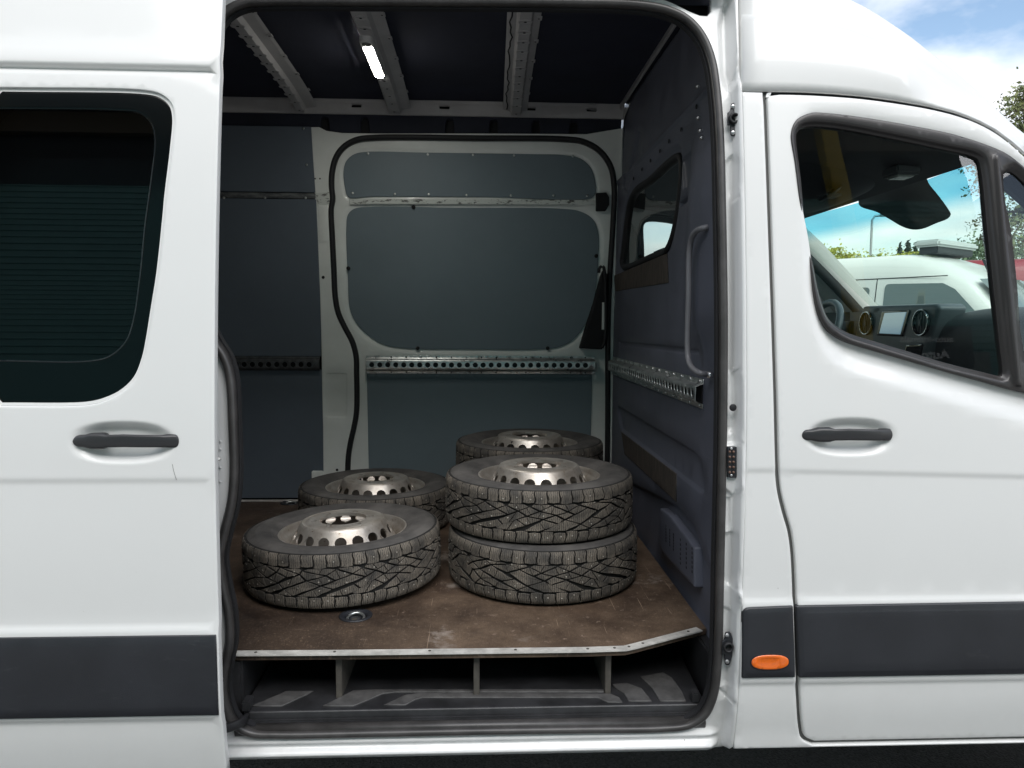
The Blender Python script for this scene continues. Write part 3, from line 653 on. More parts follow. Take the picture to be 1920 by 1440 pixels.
def wframe(P):                                   # the rubber rolls over: high in the middle, low at both edges
    dI = np.minimum(dist(P, GI), dist(P, GQ)); return -.006 * sstep(dI / .012) + .010 * sstep((.016 - dI) / .016)
wf = panel('window_frame', FO, FRAMEB, pdoor, side(.002), holes=[GI, GQ], feats=[Fn(wframe, [inset(GI, -.004), inset(GI, -.008), inset(GI, -.012), inset(GI, -.016)]), Feat(SSL([(1861, 292), (1869, 290), (1882, 420), (1897, 560), (1912, 724), (1900, 722), (1886, 600), (1872, 440)]), -.007, .008)], res=.02, bstep=.012, e=.0025, thick=.02)
panel('window_pane', inset(GI, -.004), GCLEAR, pdoor, side(.020), res=.06, bstep=.03, rim=False, feats=[Fn(lambda P: 0 * P[:, 0], rows(-1.9, 2.05, np.arange(1.3, 2.12, .03), .05))])
panel('quarter_pane', inset(GQ, -.004), GCLEAR, pdoor, side(.016), res=.10, bstep=.03, rim=False)
hl = SS(1510, 819, -.02); hr = SS(1681, 819, -.02)
pull_handle('door_handle', (hl[0] + hr[0]) / 2, SS(1597, 818, -.02)[1], (hr[0] - hl[0]) / 2, .0155, 0.0, pdoor)
st2 = panel('side_moulding', clean(fillet(SSL([(1492, 1136), (1920, 1128.5)], -.01) + [(2.04, SS(1920, 1128.5, -.01)[1]), (2.04, SS(1920, 1264, -.01)[1])] + SSL([(1920, 1264), (1498, 1271)], -.01), [.004, 0, .004, .004, 0, .004])), PLASTIC, pdoor, side(-.012),
            feats=[Feat(SSL([(1500, 1146), (1925, 1139)], -.01) + [(2.03, .785), (2.03, .60)] + SSL([(1925, 1255), (1505, 1262)], -.01), -.003, .012)], res=.03, e=.004, thick=.014)
panel('door_trim', ccw([(.80, .5), (2.04, .5), (2.04, SS(1920, 745)[1])] + SSL([(1847, 728), (1709, 692), (1600, 660), (1560, 640)]) + [(.80, 1.47)]), CABIN, pdoor, side(.075), res=.08, e=.008, thick=.04)
# far-side driver's door
ddoor = panel('driver_door', door_poly, WHITE, van, farside(0), holes=[inset(FO, .006)], res=.08, bstep=.03, e=.003, thick=.02)
panel('window_frame', FO, FRAMEB, ddoor, farside(.004), holes=[GI, GQ], res=.05, bstep=.02, e=.003, thick=.03)
panel('window_pane', inset(GI, -.004), GCLEAR, ddoor, farside(.018), res=.15, bstep=.04, rim=False)
panel('quarter_pane', inset(GQ, -.004), GCLEAR, ddoor, farside(.018), res=.15, bstep=.04, rim=False)
panel('door_trim', ccw([(.72, .5), (2.04, .5), (2.04, 1.36), (1.4, 1.40), (1.0, 1.47), (.92, 1.60), (.86, 1.80), (.80, 2.0), (.72, 2.12)]), CABGREY, ddoor, farside(.07), res=.1, e=.008, thick=.03)

# ---- high roof cap: lofted from the line above the doors over the shoulder to the centre line
US = [1393, 1435, 1477, 1510, 1535, 1565, 1593, 1615, 1637, 1660, 1681, 1703, 1725, 1747, 1768, 1790, 1815, 1840, 1868, 1900, 1925]
tA = np.array([(1380, 170.5)] + [(u, v - 4) for u, v in top_px]); tK = np.array([(1380, 30), (1393, 30.6), (1435, 31.5), (1477, 34), (1535, 42), (1593, 55.5), (1637, 72), (1681, 95), (1725, 125.5), (1768, 158), (1815, 190), (1868, 228), (1925, 272)])
tB = np.array([(1587.5, 0), (1622.5, 17.5), (1669, 49.6), (1710, 78.8), (1739, 102), (1780, 131), (1827, 169), (1856, 198), (1885, 230), (1925, 261)])
stA, stK, stB, stC = [], [], [], []
for u in US:
    a = SS(u, np.interp(u, tA[:, 0], tA[:, 1])); stA.append((a[0], float(s(a[1])), a[1]))
    kq = SS(u, np.interp(u, tK[:, 0], tK[:, 1])); kx = np.array((kq[0], float(s(kq[1])), kq[1]))
    if u >= 1587: b = at_y(u, np.interp(u, tB[:, 0], tB[:, 1]), .25)
    else:
        xx = kq[0] + (1.033 - SS(1587, 53)[0]) * (u - 1393) / 194.; b = np.array((xx, .25, 2.457 + (1.033 - xx) * .52 - (1.033 - xx) ** 2 * .25))
    wgt = min(1, max(0, (u - 1700) / 120.)); kx = kx * (1 - wgt) + (np.array(stA[-1]) * .42 + b * .58) * wgt
    stK.append(tuple(kx)); stB.append(tuple(b)); stC.append((b[0] + .07, 1.04, b[2] + .13 - .05 * max(0, (u - 1600) / 325.)))
rear_x = [-2.70, -2.0, -1.0, -.2, .4]
rear_x.append(.688); preA = [(x, float(s(2.44)), 2.44) for x in rear_x]; preK = [(x, float(s(2.47)), 2.47) for x in rear_x]
preB = [(x, .25, stB[0][2] + min(.05, .12 * (.7 - x))) for x in rear_x]; preC = [(x, 1.04, stC[0][2] + .04) for x in rear_x]
postA = [(1.62, .095, 1.905), (1.80, .075, 1.735), (1.97, .06, 1.56), (2.06, .05, 1.44)]
def sec(A, K, B, C, step):
    A, K, B, C = map(np.array, (A, K, B, C)); pts = [A + np.array([0, .012, 0]), A]
    for t in (.12, .3, .5, .7, .86, .95): p = A + (K - A) * t; p[1] = p[1] + 0 * t - .010 * math.sin(math.pi * t) * step; pts.append(p)
    pts += [K, K + (B - K) * .03 + np.array([0, .007 * step, 0]), K + (B - K) * .06 + np.array([0, .010 * step, 0])]
    K2 = K + np.array([0, .010 * step, 0]); ctl = np.array([K2[0] * .35 + B[0] * .65, K2[1] + (B[1] - K2[1]) * .22, B[2] - (B[2] - K2[2]) * .10])
    for t in (.15, .3, .45, .6, .72, .84, .93, 1): pts.append((1 - t) ** 2 * (K2 + (B - K2) * .06) + 2 * t * (1 - t) * ctl + t * t * B)
    c2 = np.array([B[0] + (C[0] - B[0]) * .3, B[1] + (C[1] - B[1]) * .38, B[2] + (C[2] - B[2]) * .75])
    for t in (.06, .14, .25, .4, .6, .8, 1): pts.append((1 - t) ** 2 * B + 2 * t * (1 - t) * c2 + t * t * C)
    return pts
def loft_roof(name, LA, LK, LB, LC, st):
    secs = [sec(a, k_, b, c, q) for a, k_, b, c, q in zip(LA, LK, LB, LC, st)]; V = []; Fc = []
    full = [sc + [np.array([p[0], W - p[1], p[2]]) for p in sc[-2::-1]] for sc in secs]; m = len(full[0])
    for sc in full: V += sc
    for i in range(len(full) - 1):
        for j in range(m - 1): Fc.append((i * m + j, i * m + j + 1, (i + 1) * m + j + 1, (i + 1) * m + j))
    return mk(name, V, Fc, WHITE, van)
loft_roof('roof', preA, preK, preB, preC, [0.0] * len(preA))
IN = np.array([-.003, .06, -.05]); stA.insert(0, tuple(np.array(stA[0]) + IN)); stK.insert(0, tuple(np.array(stK[0]) + IN)); stB.insert(0, tuple(np.array(stB[0]) + IN)); stC.insert(0, tuple(np.array(stC[0]) + IN * np.array([1, 0, 1]))); US.insert(0, US[0])
loft_roof('high_roof', stA, stK, stB, stC, [float(1 - sstep((u - 1690) / 90.)) for u in US])
# A-pillars carrying on down beside the windshield
for sgn in (0, 1):
    V = []; Fc = []
    chain = [(stA[-1], stB[-1])] + [(p, (p[0] + .085, p[1] + .145, p[2] + .075)) for p in postA]
    for A, B in chain:
        A, B = np.array(A), np.array(B); ctl = np.array([A[0] + (B[0] - A[0]) * .65, A[1] + (B[1] - A[1]) * .25, B[2] - (B[2] - A[2]) * .1])
        I = B + np.array([.02, .03, -.03]); D = A + np.array([0.0, .05, -.04])
        ring = [(1 - t) ** 2 * A + 2 * t * (1 - t) * ctl + t * t * B for t in (0, .2, .4, .6, .8, 1)] + [I, D]
        V += [(p[0], W - p[1] if sgn else p[1], p[2]) for p in ring]
    n = 8
    for i in range(len(chain) - 1):
        for j in range(n): q = (j + 1) % n; Fc.append((i * n + j, i * n + q, (i + 1) * n + q, (i + 1) * n + j))
    mk('windshield_pillar', V, Fc, WHITE, van)

# ---- far and rear outer skin, underbody
panel('far_side_panel', [(-2.7, .4), (.70, .4), (.70, 2.18), (-2.7, 2.18)], WHITE, van, farside(0), res=.12, e=.004, thick=.03)
MB().box((-2.72, .06, .45), (-2.69, 1.96, 2.62)).build('rear_doors', WHITE, van, bevel=.006)
MB().box((.718, 1.50, 2.30), (.722, 1.86, 2.58)).build('closing_plate', BLACK, van)  # added black plate that stops sky light leaking past the bulkhead corner
MB().box((-2.69, .27, 2.616), (.80, 1.80, 2.634)).build('roof_skin', NAVY, van)
MB().box((-2.69, .62, .40), (2.1, 1.98, .44)).build('underbody', BLACK, van)
panel('rear_side_panel', [(-2.70, .42), (-1.44, .42), (-1.44, 2.44), (-2.70, 2.44)], WHITE, van, side(0.03), res=.12, e=.003, thick=.03)
def road_wheel(x, y, sg):
    w = MB(); V, Fc = lathe([(.19, -.09), (.21, -.10), (.30, -.11), (.335, -.09), (.345, -.05), (.345, .05), (.335, .09), (.30, .11), (.21, .10), (.19, .09)], 48)
    t = mk('wheel', [(x + p[0], y + p[2], .345 + p[1]) for p in V], Fc, DARKRUB, van)
    V, Fc = lathe([(.20, .085), (.19, .05), (.15, .03), (.12, .075), (.05, .085), (0, .085)], 32); mk('rim', [(x + p[0], y + sg * p[2], .345 + p[1]) for p in V], Fc, ALU, t)
for x in (-2.05 - .2, 1.95 + .25): 
    road_wheel(x, .17, -1); road_wheel(x, W - .17, 1)

# ================================================================== VAN: load bay
# ---- materials with wear
def floor_mat():
    m = pbr('worn_brown_plywood', (0.15, 0.095, 0.065), 0.62); nt = m.node_tree; L = nt.links; b = nt.nodes['Principled BSDF']; t = nt.nodes['Texture Coordinate']
    def noise(sc, det=8, ro=.6, mapsc=None, rot=0):
        n = N(nt, 'ShaderNodeTexNoise'); n.inputs['Scale'].default_value = sc; n.inputs['Detail'].default_value = det; n.inputs['Roughness'].default_value = ro
        if mapsc:
            mm = N(nt, 'ShaderNodeMapping'); mm.inputs['Scale'].default_value = mapsc; mm.inputs['Rotation'].default_value = (0, 0, rot); L.new(t.outputs['Object'], mm.inputs[0]); L.new(mm.outputs[0], n.inputs['Vector'])
        else: L.new(t.outputs['Object'], n.inputs['Vector'])
        return n.outputs['Fac']
    def ramp(f, a, b_, ca=(0, 0, 0, 1), cb=(1, 1, 1, 1)):
        r = N(nt, 'ShaderNodeValToRGB'); r.color_ramp.elements[0].position = a; r.color_ramp.elements[1].position = b_; r.color_ramp.elements[0].color = ca; r.color_ramp.elements[1].color = cb; L.new(f, r.inputs[0]); return r.outputs[0]
    def mix(f, a, b_, typ='MIX'):
        n = N(nt, 'ShaderNodeMix', data_type='RGBA', blend_type=typ)
        for i, q in ((0, f), (6, a), (7, b_)):
            if isinstance(q, tuple): n.inputs[i].default_value = q
            elif isinstance(q, (int, float)): n.inputs[i].default_value = q
            else: L.new(q, n.inputs[i])
        return n.outputs[2]
    base = ramp(noise(5.5, 10, .68), .32, .68, (0.070, 0.044, 0.029, 1), (0.235, 0.165, 0.112, 1))
    base = mix(ramp(noise(2.3, 5, .6), .45, .62), base, mix(1.0, base, (.62, .58, .56, 1), 'MULTIPLY'))
    base = mix(ramp(noise(34, 6, .7), .60, .72), base, (.36, .27, .21, 1))
    base = mix(ramp(noise(1.0, 4, .7, (900, 120, 1)), .42, .66), base, mix(1.0, base, (.66, .64, .62, 1), 'MULTIPLY')); base = mix(ramp(noise(130, 3, .6), .62, .80), base, (.26, .19, .14, 1))
    dust = N(nt, 'ShaderNodeMath', operation='MULTIPLY'); L.new(ramp(noise(6.5, 9, .72), .56, .66), dust.inputs[0]); L.new(ramp(noise(1.7, 2), .48, .60), dust.inputs[1])
    base = mix(dust.outputs[0], base, (.42, .36, .31, 1))
    for rot, scx, th, md in ((.35, 300, .76, .3), (-.6, 260, .76, .7), (1.2, 280, .79, .2), (2.2, 320, .79, .9), (-.15, 240, .78, .5)):
        base = mix(ramp(noise(1.0, 2, .4, (scx, 4.0, 1), rot), th, th + .02), base, (.42, .31, .22, 1))
    # wire-mesh imprint of the anti-slip film, worn off towards the middle
    w1 = N(nt, 'ShaderNodeTexVoronoi', feature='DISTANCE_TO_EDGE'); mm = N(nt, 'ShaderNodeMapping'); mm.inputs['Scale'].default_value = (112, 120, 1); L.new(t.outputs['Object'], mm.inputs[0]); L.new(mm.outputs[0], w1.inputs['Vector']); w1.inputs['Scale'].default_value = 1.0; w1.inputs['Randomness'].default_value = .25
    sx = N(nt, 'ShaderNodeSeparateXYZ'); L.new(t.outputs['Object'], sx.inputs[0])
    edge = N(nt, 'ShaderNodeMapRange'); edge.inputs[1].default_value = -.12; edge.inputs[2].default_value = -.62; L.new(sx.outputs['X'], edge.inputs[0])
    grid = ramp(w1.outputs['Distance'], .06, .20, (1, 1, 1, 1), (0, 0, 0, 1))
    mk_ = N(nt, 'ShaderNodeMath', operation='MULTIPLY'); L.new(grid, mk_.inputs[0])
    e2 = N(nt, 'ShaderNodeMath', operation='ADD', use_clamp=True); L.new(edge.outputs[0], e2.inputs[0]); e2.inputs[1].default_value = .38; L.new(e2.outputs[0], mk_.inputs[1])
    base = mix(mk_.outputs[0], base, mix(1.0, base, (.38, .36, .36, 1), 'MULTIPLY'))
    L.new(base, b.inputs['Base Color'])
    bp = N(nt, 'ShaderNodeBump'); bp.inputs['Strength'].default_value = .35; bp.inputs['Distance'].default_value = .001; L.new(grid, bp.inputs['Height']); L.new(bp.outputs[0], b.inputs['Normal'])
    mr = N(nt, 'ShaderNodeMapRange'); mr.inputs[3].default_value = .42; mr.inputs[4].default_value = .8; L.new(noise(9), mr.inputs[0]); L.new(mr.outputs[0], b.inputs['Roughness'])
    return m
FLOORM = floor_mat()
def scratch_mat(name, base, line, sc, th=.64, rough=.6, extra=(.02, .02, .02)):
    m = pbr(name, base, rough); nt = m.node_tree; L = nt.links; b = nt.nodes['Principled BSDF']; t = nt.nodes['Texture Coordinate']
    mm = N(nt, 'ShaderNodeMapping'); mm.inputs['Scale'].default_value = sc; L.new(t.outputs['Object'], mm.inputs[0])
    n = N(nt, 'ShaderNodeTexNoise'); n.inputs['Scale'].default_value = 1; n.inputs['Detail'].default_value = 6; n.inputs['Roughness'].default_value = .7; L.new(mm.outputs[0], n.inputs['Vector'])
    r = N(nt, 'ShaderNodeValToRGB'); r.color_ramp.elements[0].position = .40; r.color_ramp.elements[1].position = th; r.color_ramp.elements[0].color = (*base, 1); r.color_ramp.elements[1].color = (*line, 1)
    L.new(n.outputs['Fac'], r.inputs[0]); L.new(r.outputs[0], b.inputs['Base Color']); return m
SCUFFTAPE = scratch_mat('worn_velcro_strip', (0.030, 0.026, 0.024), (0.13, 0.105, 0.085), (8, 150, 14), .72, .8)

ZF = 0.62
# ---- floor board with aluminium nosing
fe_px = [(428, 1226.5), (640, 1225), (900, 1222), (1100, 1219.5), (1172, 1217), (1190, 1213), (1312, 1181)]
FE = [tuple(at_z(u, v, ZF)[:2]) for u, v in fe_px]
floor_poly = ccw(FE + [(BX + .0, FE[-1][1] + .01), (BX + .0, 1.93), (-2.68, 1.93), (-2.68, .16), (FE[0][0] - .12, .16)])
eyes = [tuple(at_z(667, 1155, ZF)[:2]), tuple(at_z(545, 943, ZF)[:2])]
floor = panel('cargo_floor', floor_poly, FLOORM, van, flat_z(ZF), holes=[[(c[0] + .043 * math.cos(a), c[1] + .043 * math.sin(a)) for a in np.linspace(0, 2 * math.pi, 28, endpoint=False)] for c in eyes], res=.10, e=.001, thick=.018)
V, Fc = sweep([(p[0], p[1], ZF) for p in FE], [(.012, .003), (-.016, .003), (-.019, .0005), (-.019, -.014), (-.016, -.019), (-.006, -.019), (-.006, -.003), (.012, -.001)], up=(0, 0, 1))
mk('aluminium_nosing', V, Fc, ALU, floor, smooth=False)
for i, q in enumerate(np.linspace(.04, .97, 9)):
    k = q * (len(FE) - 1); j = int(k); p = np.array(FE[j]) + (np.array(FE[min(j + 1, len(FE) - 1)]) - np.array(FE[j])) * (k - j)
    mk('screw', *disc((p[0], p[1] + .003, ZF + .003), (0, 0, 1), .0042, 8, .0015), BOARD, floor)
for c in eyes:
    V, Fc = lathe([(.052, 0), (.052, .003), (.047, .0045), (.040, .003), (.036, -.006), (.033, -.022), (0, -.024)], 36); ey = mk('lashing_point', [(c[0] + p[0], c[1] + p[1], ZF + .0005 + p[2]) for p in V], Fc, PLASTIC, floor)
    V, Fc = tube([(c[0] + .026 * math.cos(a), c[1] + .026 * math.sin(a), ZF - .006 + .006 * math.sin(a)) for a in np.linspace(0, 2 * math.pi, 24, endpoint=False)], .0042, 8, True); mk('lashing_ring', V, Fc, GALV, ey)
V, Fc = sweep([(-2.6, 1.915, ZF + .004), (-.60, 1.915, ZF + .004)], [(-.012, -.003), (.012, -.003), (.012, .006), (-.012, .002)], up=(0, 0, 1)); mk('edge_strip', V, Fc, ALU, floor, smooth=False)

# ---- step well below the floor
ZS = 0.475
tray = [(-.632, .098), (.617, .098), (.640, .13), (.655, .50), (-.66, .50), (-.655, .12)]
step = panel('entry_step', fillet(tray, [.01, .01, .02, .02, .02, .02]), STEPM, van, flat_z(ZS), res=.06, e=.005, thick=.03)
def inlay(pts): panel('tread_inlay', ccw([tuple(at_z(u, v, ZS + .002)[:2]) for u, v in pts]), INLAY, step, flat_z(ZS + .0035), res=.05, bstep=.03, e=.0012, thick=.0032)
inlay([(471, 1324), (528, 1324), (589, 1296), (537, 1296)])
inlay([(605, 1324), (662, 1324), (694, 1311), (716, 1301), (740, 1298), (1132, 1298), (1132, 1293), (700, 1293), (662, 1295)])
inlay([(720, 1322), (760, 1322), (778, 1312), (792, 1308), (1120, 1308), (1140, 1317), (1167, 1317), (1161, 1308), (1144, 1301), (900, 1300), (785, 1300), (760, 1303)])
inlay([(1179, 1315), (1222, 1315), (1217, 1308), (1203, 1291), (1175, 1281), (1147, 1283), (1155, 1291), (1170, 1300)])
inlay([(1238, 1315), (1286, 1315), (1279, 1297), (1260, 1271), (1243, 1261), (1200, 1269), (1206, 1274), (1223, 1291)])
MB().box((-.66, .500, .43), (.68, .512, .600)).build('step_back', BLACK, van)
MB().box((-.72, .15, .44), (-.664, .50, .600)).build('step_end', STEPM, van, bevel=.006)
MB().box((.660, .13, .44), (.70, .52, .600)).build('step_end', STEPM, van, bevel=.006)
MB().box((-.70, .085, .385), (.69, .10, .455)).build('step_riser', STEPM, van, bevel=.004)
MB().box((-.70, .10, .385), (.69, .62, .43)).build('step_floor', BLACK, van)
for u in (636, 893.5, 1139.5):
    a_ = at_y(u, 1275, .17); MB().box((a_[0] - .0085, .165, ZS - .002), (a_[0] + .0085, .46, .6015)).build('support_board', BOARD, van, bevel=.0015)
V = MB(); V.box((-.652, .095, ZS + .001), (-.630, .14, ZS + .028)); V.build('step_bracket', STEPM, step, bevel=.003)
V = MB(); V.box((.600, .100, ZS + .001), (.620, .13, ZS + .03)); V.build('step_bracket', STEPM, step, bevel=.003)

# ---- far wall: white metal, second sliding door, grey lining
fseal_px = [(652, 950), (652, 865), (656, 833), (663, 802), (668, 772), (668, 700), (667, 668), (660, 641), (646, 614), (634, 588), (628, 558), (625, 500), (622, 440), (620, 392), (623, 372), (621, 350), (622, 322), (630, 293), (646, 273), (669, 261), (702, 257), (900, 258), (1060, 260), (1095, 265), (1125, 282), (1145, 310), (1152, 345), (1150, 420), (1145, 500), (1141, 600), (1140, 800), (1138, 955)]
FSL = crom(FWL(fseal_px), .016)
zlow = .60
hole_low = [(FSL[-1][0], zlow), (FSL[0][0], zlow)]
body_poly = ccw(FWL([(583, 238), (600, 560), (605, 790), (607, 936)]) + [(FWL([(607, 936)])[0][0], zlow)] + [(FSL[0][0], zlow)] + FSL + [(FSL[-1][0], zlow), (.72, zlow), (.72, FW(1170, 203)[1])] + FWL([(1168, 240), (1100, 251), (900, 250), (700, 250), (640, 249), (612, 245), (598, 238)]))
wall = panel('far_side_frame', clean(body_poly), INWHITE, van, far(0), feats=[Feat(FWL([(607, 700), (650, 700), (650, 782), (607, 782)]), .004, .01), Feat(FWL([(597, 385), (616, 385), (616, 454), (599, 454)]), -.003, .006)], res=.05, bstep=.016, e=.003, thick=.05)
V, Fc = sweep([(p[0], float(yw(p[1])) + .004, p[1]) for p in FSL], [(-.0125, -.02), (-.0125, .004), (-.007, .011), (.004, .011), (.0125, .004), (.0125, -.02)], up=(0, -1, 0)); mk('far_door_seal', V, Fc, DARKRUB, wall)
fd_poly = clean(ccw([(FSL[0][0], zlow)] + FSL + [(FSL[-1][0], zlow)]))
up_px = [(653, 369), (647, 352), (644, 322), (649, 302), (664, 289), (688, 284.5), (800, 286), (1000, 289), (1055, 290.5), (1088, 297), (1108, 315), (1116, 342), (1116, 362), (1111, 370), (900, 369), (700, 368.5)]
lo_px = [(649, 425), (652, 402), (664, 391), (700, 387), (850, 389), (1050, 391), (1088, 396), (1112, 411), (1122, 436), (1122, 480), (1119, 530), (1111, 575), (1098, 608), (1076, 636), (1050, 650), (1010, 655), (900, 655), (760, 653), (722, 647), (692, 630), (668, 606), (656, 580), (652, 520)]
UP = ccw(crom(FWL(up_px, .02), .016, True)); LO = ccw(crom(FWL(lo_px, .02), .016, True))
fdoor = panel('far_sliding_door', fd_poly, INWHITE, van, far(.022), feats=[Feat(inset(LO, -.015), .010, .03), Feat(inset(UP, -.012), .006, .02), Feat(FWL([(657, 376), (1118, 379), (1118, 386), (657, 384)], .02), -.004, .008)], res=.035, bstep=.02, e=.003, thick=.02)
panel('lining_board', UP, LINING, fdoor, far(.020), res=.10, bstep=.02, e=.0015, thick=.008)
panel('lining_board', LO, LINING, fdoor, far(.024), res=.10, bstep=.02, e=.0015, thick=.008)
panel('lining_board', FWL([(688, 698), (1110, 702), (1108, 935), (690, 935)], .02)[:2] + [(FW(1108, 800)[0], .64), (FW(690, 800)[0], .64)], LINING, fdoor, far(.016), res=.10, e=.0015, thick=.008)
panel('scuffed_strip', ccw(FWL([(654, 373), (1114, 375), (1114, 384), (700, 382.5), (656, 384)], .02)), SCUFF, fdoor, far(.0165), res=.04, e=.001, thick=.003)
panel('scuffed_strip', ccw(FWL([(592, 362), (617, 360), (618, 386), (596, 388)])), SCUFF, wall, far(-.0015), res=.04, e=.0005, thick=.002)
for u, v in [(690, 287.5), (802, 289.5), (887, 290.5), (964, 291.5), (1074, 293), (661, 362), (740, 364), (804, 364.5), (875, 366), (958, 366.5), (1038, 366.5), (1101, 367), (703, 701)]:
    c = FW(u, v, .018); mk('screw', *disc((c[0], float(yw(c[1])) + .019, c[1]), (0, -1, 0), .0062, 10, .003), GALV, fdoor)
for u, v in [(775, 388), (653, 503), (783, 653), (1027, 653), (1118, 480)]:
    c = FW(u, v, .018); mk('clip', *disc((c[0], float(yw(c[1])) + .020, c[1]), (0, -1, 0), .010, 10, .006), BLACK, fdoor)
for u, v, r in [(604, 423, .007), (606, 520, .008), (591, 335, .004), (600, 335, .004), (632, 881, .007)]:
    c = FW(u, v, 0); mk('hole', *disc((c[0], float(yw(c[1])) - .0005, c[1]), (0, -1, 0), r, 10, .0008), BLACK, wall)
panel('door_stop', fillet(FWL([(1118, 362), (1137, 361), (1142, 370), (1142, 384), (1136, 395), (1118, 395)], 0), .004), BLACK, fdoor, far(-.005), res=.04, e=.003, thick=.03)
lk = panel('lock_cover', fillet(FWL([(1131, 505), (1125, 520), (1112, 570), (1098, 612), (1086, 653), (1128, 655), (1136, 620), (1137, 515)], 0), .006), BLACK, fdoor, far(-.022), res=.04, e=.006, thick=.045)
V, Fc = tube(crom([tuple(np.array([q[0], float(yw(q[1])) - .04, q[1]])) for q in FWL([(1122, 512), (1124, 502), (1130, 500), (1133, 512), (1133, 640), (1128, 652)], -.03)], .012), .008, 8, up=(1, 0, 0)); mk('lock_lever', V, Fc, DARKRUB, lk)
panel('lock_window', FWL([(1129, 567), (1137, 567), (1137, 618), (1128, 618)], -.02), INWHITE, lk, far(-.026), res=.03, e=.001, thick=.004)
# rear part of the far wall, grey boards
xl = -2.66
def board(pts, m=LINDARK, off=-.004, nm='lining_board'): return panel(nm, ccw(pts), m, van, far(off), res=.12, e=.0015, thick=.008)
b1 = FWL([(583, 238), (591.5, 361)]); b2 = FWL([(593, 374), (600.5, 560), (602, 668)]); b3 = FWL([(602.5, 693), (606, 800), (606.5, 933)])
board([b1[0], b1[1], (xl, b1[1][1]), (xl, b1[0][1])]); board([b2[0], b2[1], b2[2], (xl, b2[2][1]), (xl, b2[0][1])]); board([b3[0], b3[1], b3[2], (xl, b3[2][1]), (xl, b3[0][1])])
q = FWL([(592, 362.5), (593, 372.5)]); panel('scuffed_strip', ccw([q[0], q[1], (xl, q[1][1]), (xl, q[0][1])]), scratch_mat('dark_scuffed_strip', (.05, .055, .06), (.20, .21, .21), (14, 14, 80), .68), van, far(0), res=.1, e=.001, thick=.004)
for u, v in [(569, 241), (575, 309), (573, 371), (420, 371), (497, 371)]: c = FW(u, v, -.004); mk('screw', *disc((c[0], float(yw(c[1])) - .004, c[1]), (0, -1, 0), .006, 10, .003), GALV, van)
panel('wall_backing', [(xl, .55), (.70, .55), (.70, 2.47), (xl, 2.47)], BLACK, van, far(.060), res=.15, rim=False)
q = FW(596, 890); MB().box((q[0] - .028, 1.895, q[1] - .022), (q[0] + .03, 1.925, q[1] + .022)).build('lashing_bracket', INWHITE, van, bevel=.004)

# ---- perforated load rails
def load_rail(poly_fn, length, fn, parent, pitch=.0405, h=.092, hole=.0128, start=.03, mat=GALV):
    """profile: flange, raised channel with a row of holes, flange; poly in (a along, b up)"""
    n = int((length - 2 * start) / pitch) + 1; hs = []
    for i in range(n):
        a = start + pitch * i; hs.append(ccw([(a + hole * math.cos(t), hole * 1.02 * math.sin(t)) for t in np.linspace(0, 2 * math.pi, 14, endpoint=False)]))
    rl = panel('load_rail', [(0, -h / 2), (length, -h / 2), (length, h / 2), (0, h / 2)], mat, parent, lambda U, V, D: fn(U, V, D), holes=hs,
          feats=[Feat([(-.1, -h * .30), (length + .1, -h * .30), (length + .1, h * .30), (-.1, h * .30)], -.022, .010)], res=.035, bstep=.005, e=.0006, thick=.002)
    return rl
zr = (FW(900, 668)[1] + FW(900, 700)[1]) / 2; xr0, xr1 = FW(687, 684)[0], FW(1115, 687)[0]
def far_rail(x0): return lambda U, V, D: np.stack([x0 + U, yw(zr) - .002 + D, zr + V], 1)
r1 = load_rail(None, xr1 - xr0, far_rail(xr0), fdoor)
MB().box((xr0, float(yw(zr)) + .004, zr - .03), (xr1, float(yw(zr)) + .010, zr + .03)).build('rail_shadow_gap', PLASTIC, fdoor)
xe_ = FW(600, 680)[0]
r2 = load_rail(None, 1.70, far_rail(xe_ - 1.70), van, mat=pbr('dull_steel', (.10, .105, .11), .5, metal=.5, var=.3, vscale=40))  # same rail in a darker steel colour, standing for the shadow on it
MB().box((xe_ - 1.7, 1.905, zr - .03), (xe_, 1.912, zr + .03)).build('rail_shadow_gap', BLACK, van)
for rail_, x0, L_ in ((fdoor, xr0, xr1 - xr0),):
    for i in range(15):
        for sg in (-1, 1):
            mk('rivet', *disc((x0 + .05 + i * (L_ - .1) / 14, float(yw(zr)) - .002, zr + sg * .039), (0, -1, 0), .0042, 6, .003), PLASTIC if i % 3 else STEEL, rail_)

# ---- cantrail, ceiling, bows, light
cant = panel('roof_rail', [(-2.66, 2.552), (.705, 2.552), (.705, 2.63), (-2.66, 2.63)], RIBM, van, lambda U, V, D: np.stack([U, 1.835 - (V - 2.55) * .6 + D, V], 1),
             holes=[fillet([(x - .025, 2.580), (x + .025, 2.580), (x + .025, 2.593), (x - .025, 2.593)], .006) for x in (-.60, -.175, .245, .545) if True] , res=.08, bstep=.02, e=.002, thick=.02,
             feats=[Fn(lambda P: -.012 * np.exp(-((P[:, 1] - 2.605) / .006) ** 2), rows(-2.6, .6, (2.59, 2.599, 2.605, 2.611, 2.62), .05))])
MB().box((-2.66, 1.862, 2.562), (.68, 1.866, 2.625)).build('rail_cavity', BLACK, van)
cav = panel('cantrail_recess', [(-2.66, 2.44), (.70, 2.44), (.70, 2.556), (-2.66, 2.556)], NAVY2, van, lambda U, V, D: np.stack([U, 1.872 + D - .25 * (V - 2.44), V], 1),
      holes=[ [(FW(u - 9, 240)[0], 2.455), (FW(u + 9, 240)[0], 2.455), (FW(u + 7, 240)[0], 2.53), (FW(u + 4, 240)[0], 2.54), (FW(u - 4, 240)[0], 2.54), (FW(u - 7, 240)[0], 2.53)] for u in (608, 683, 843, 926, 1006, 1077)], res=.1, bstep=.02, e=.004, thick=.03)
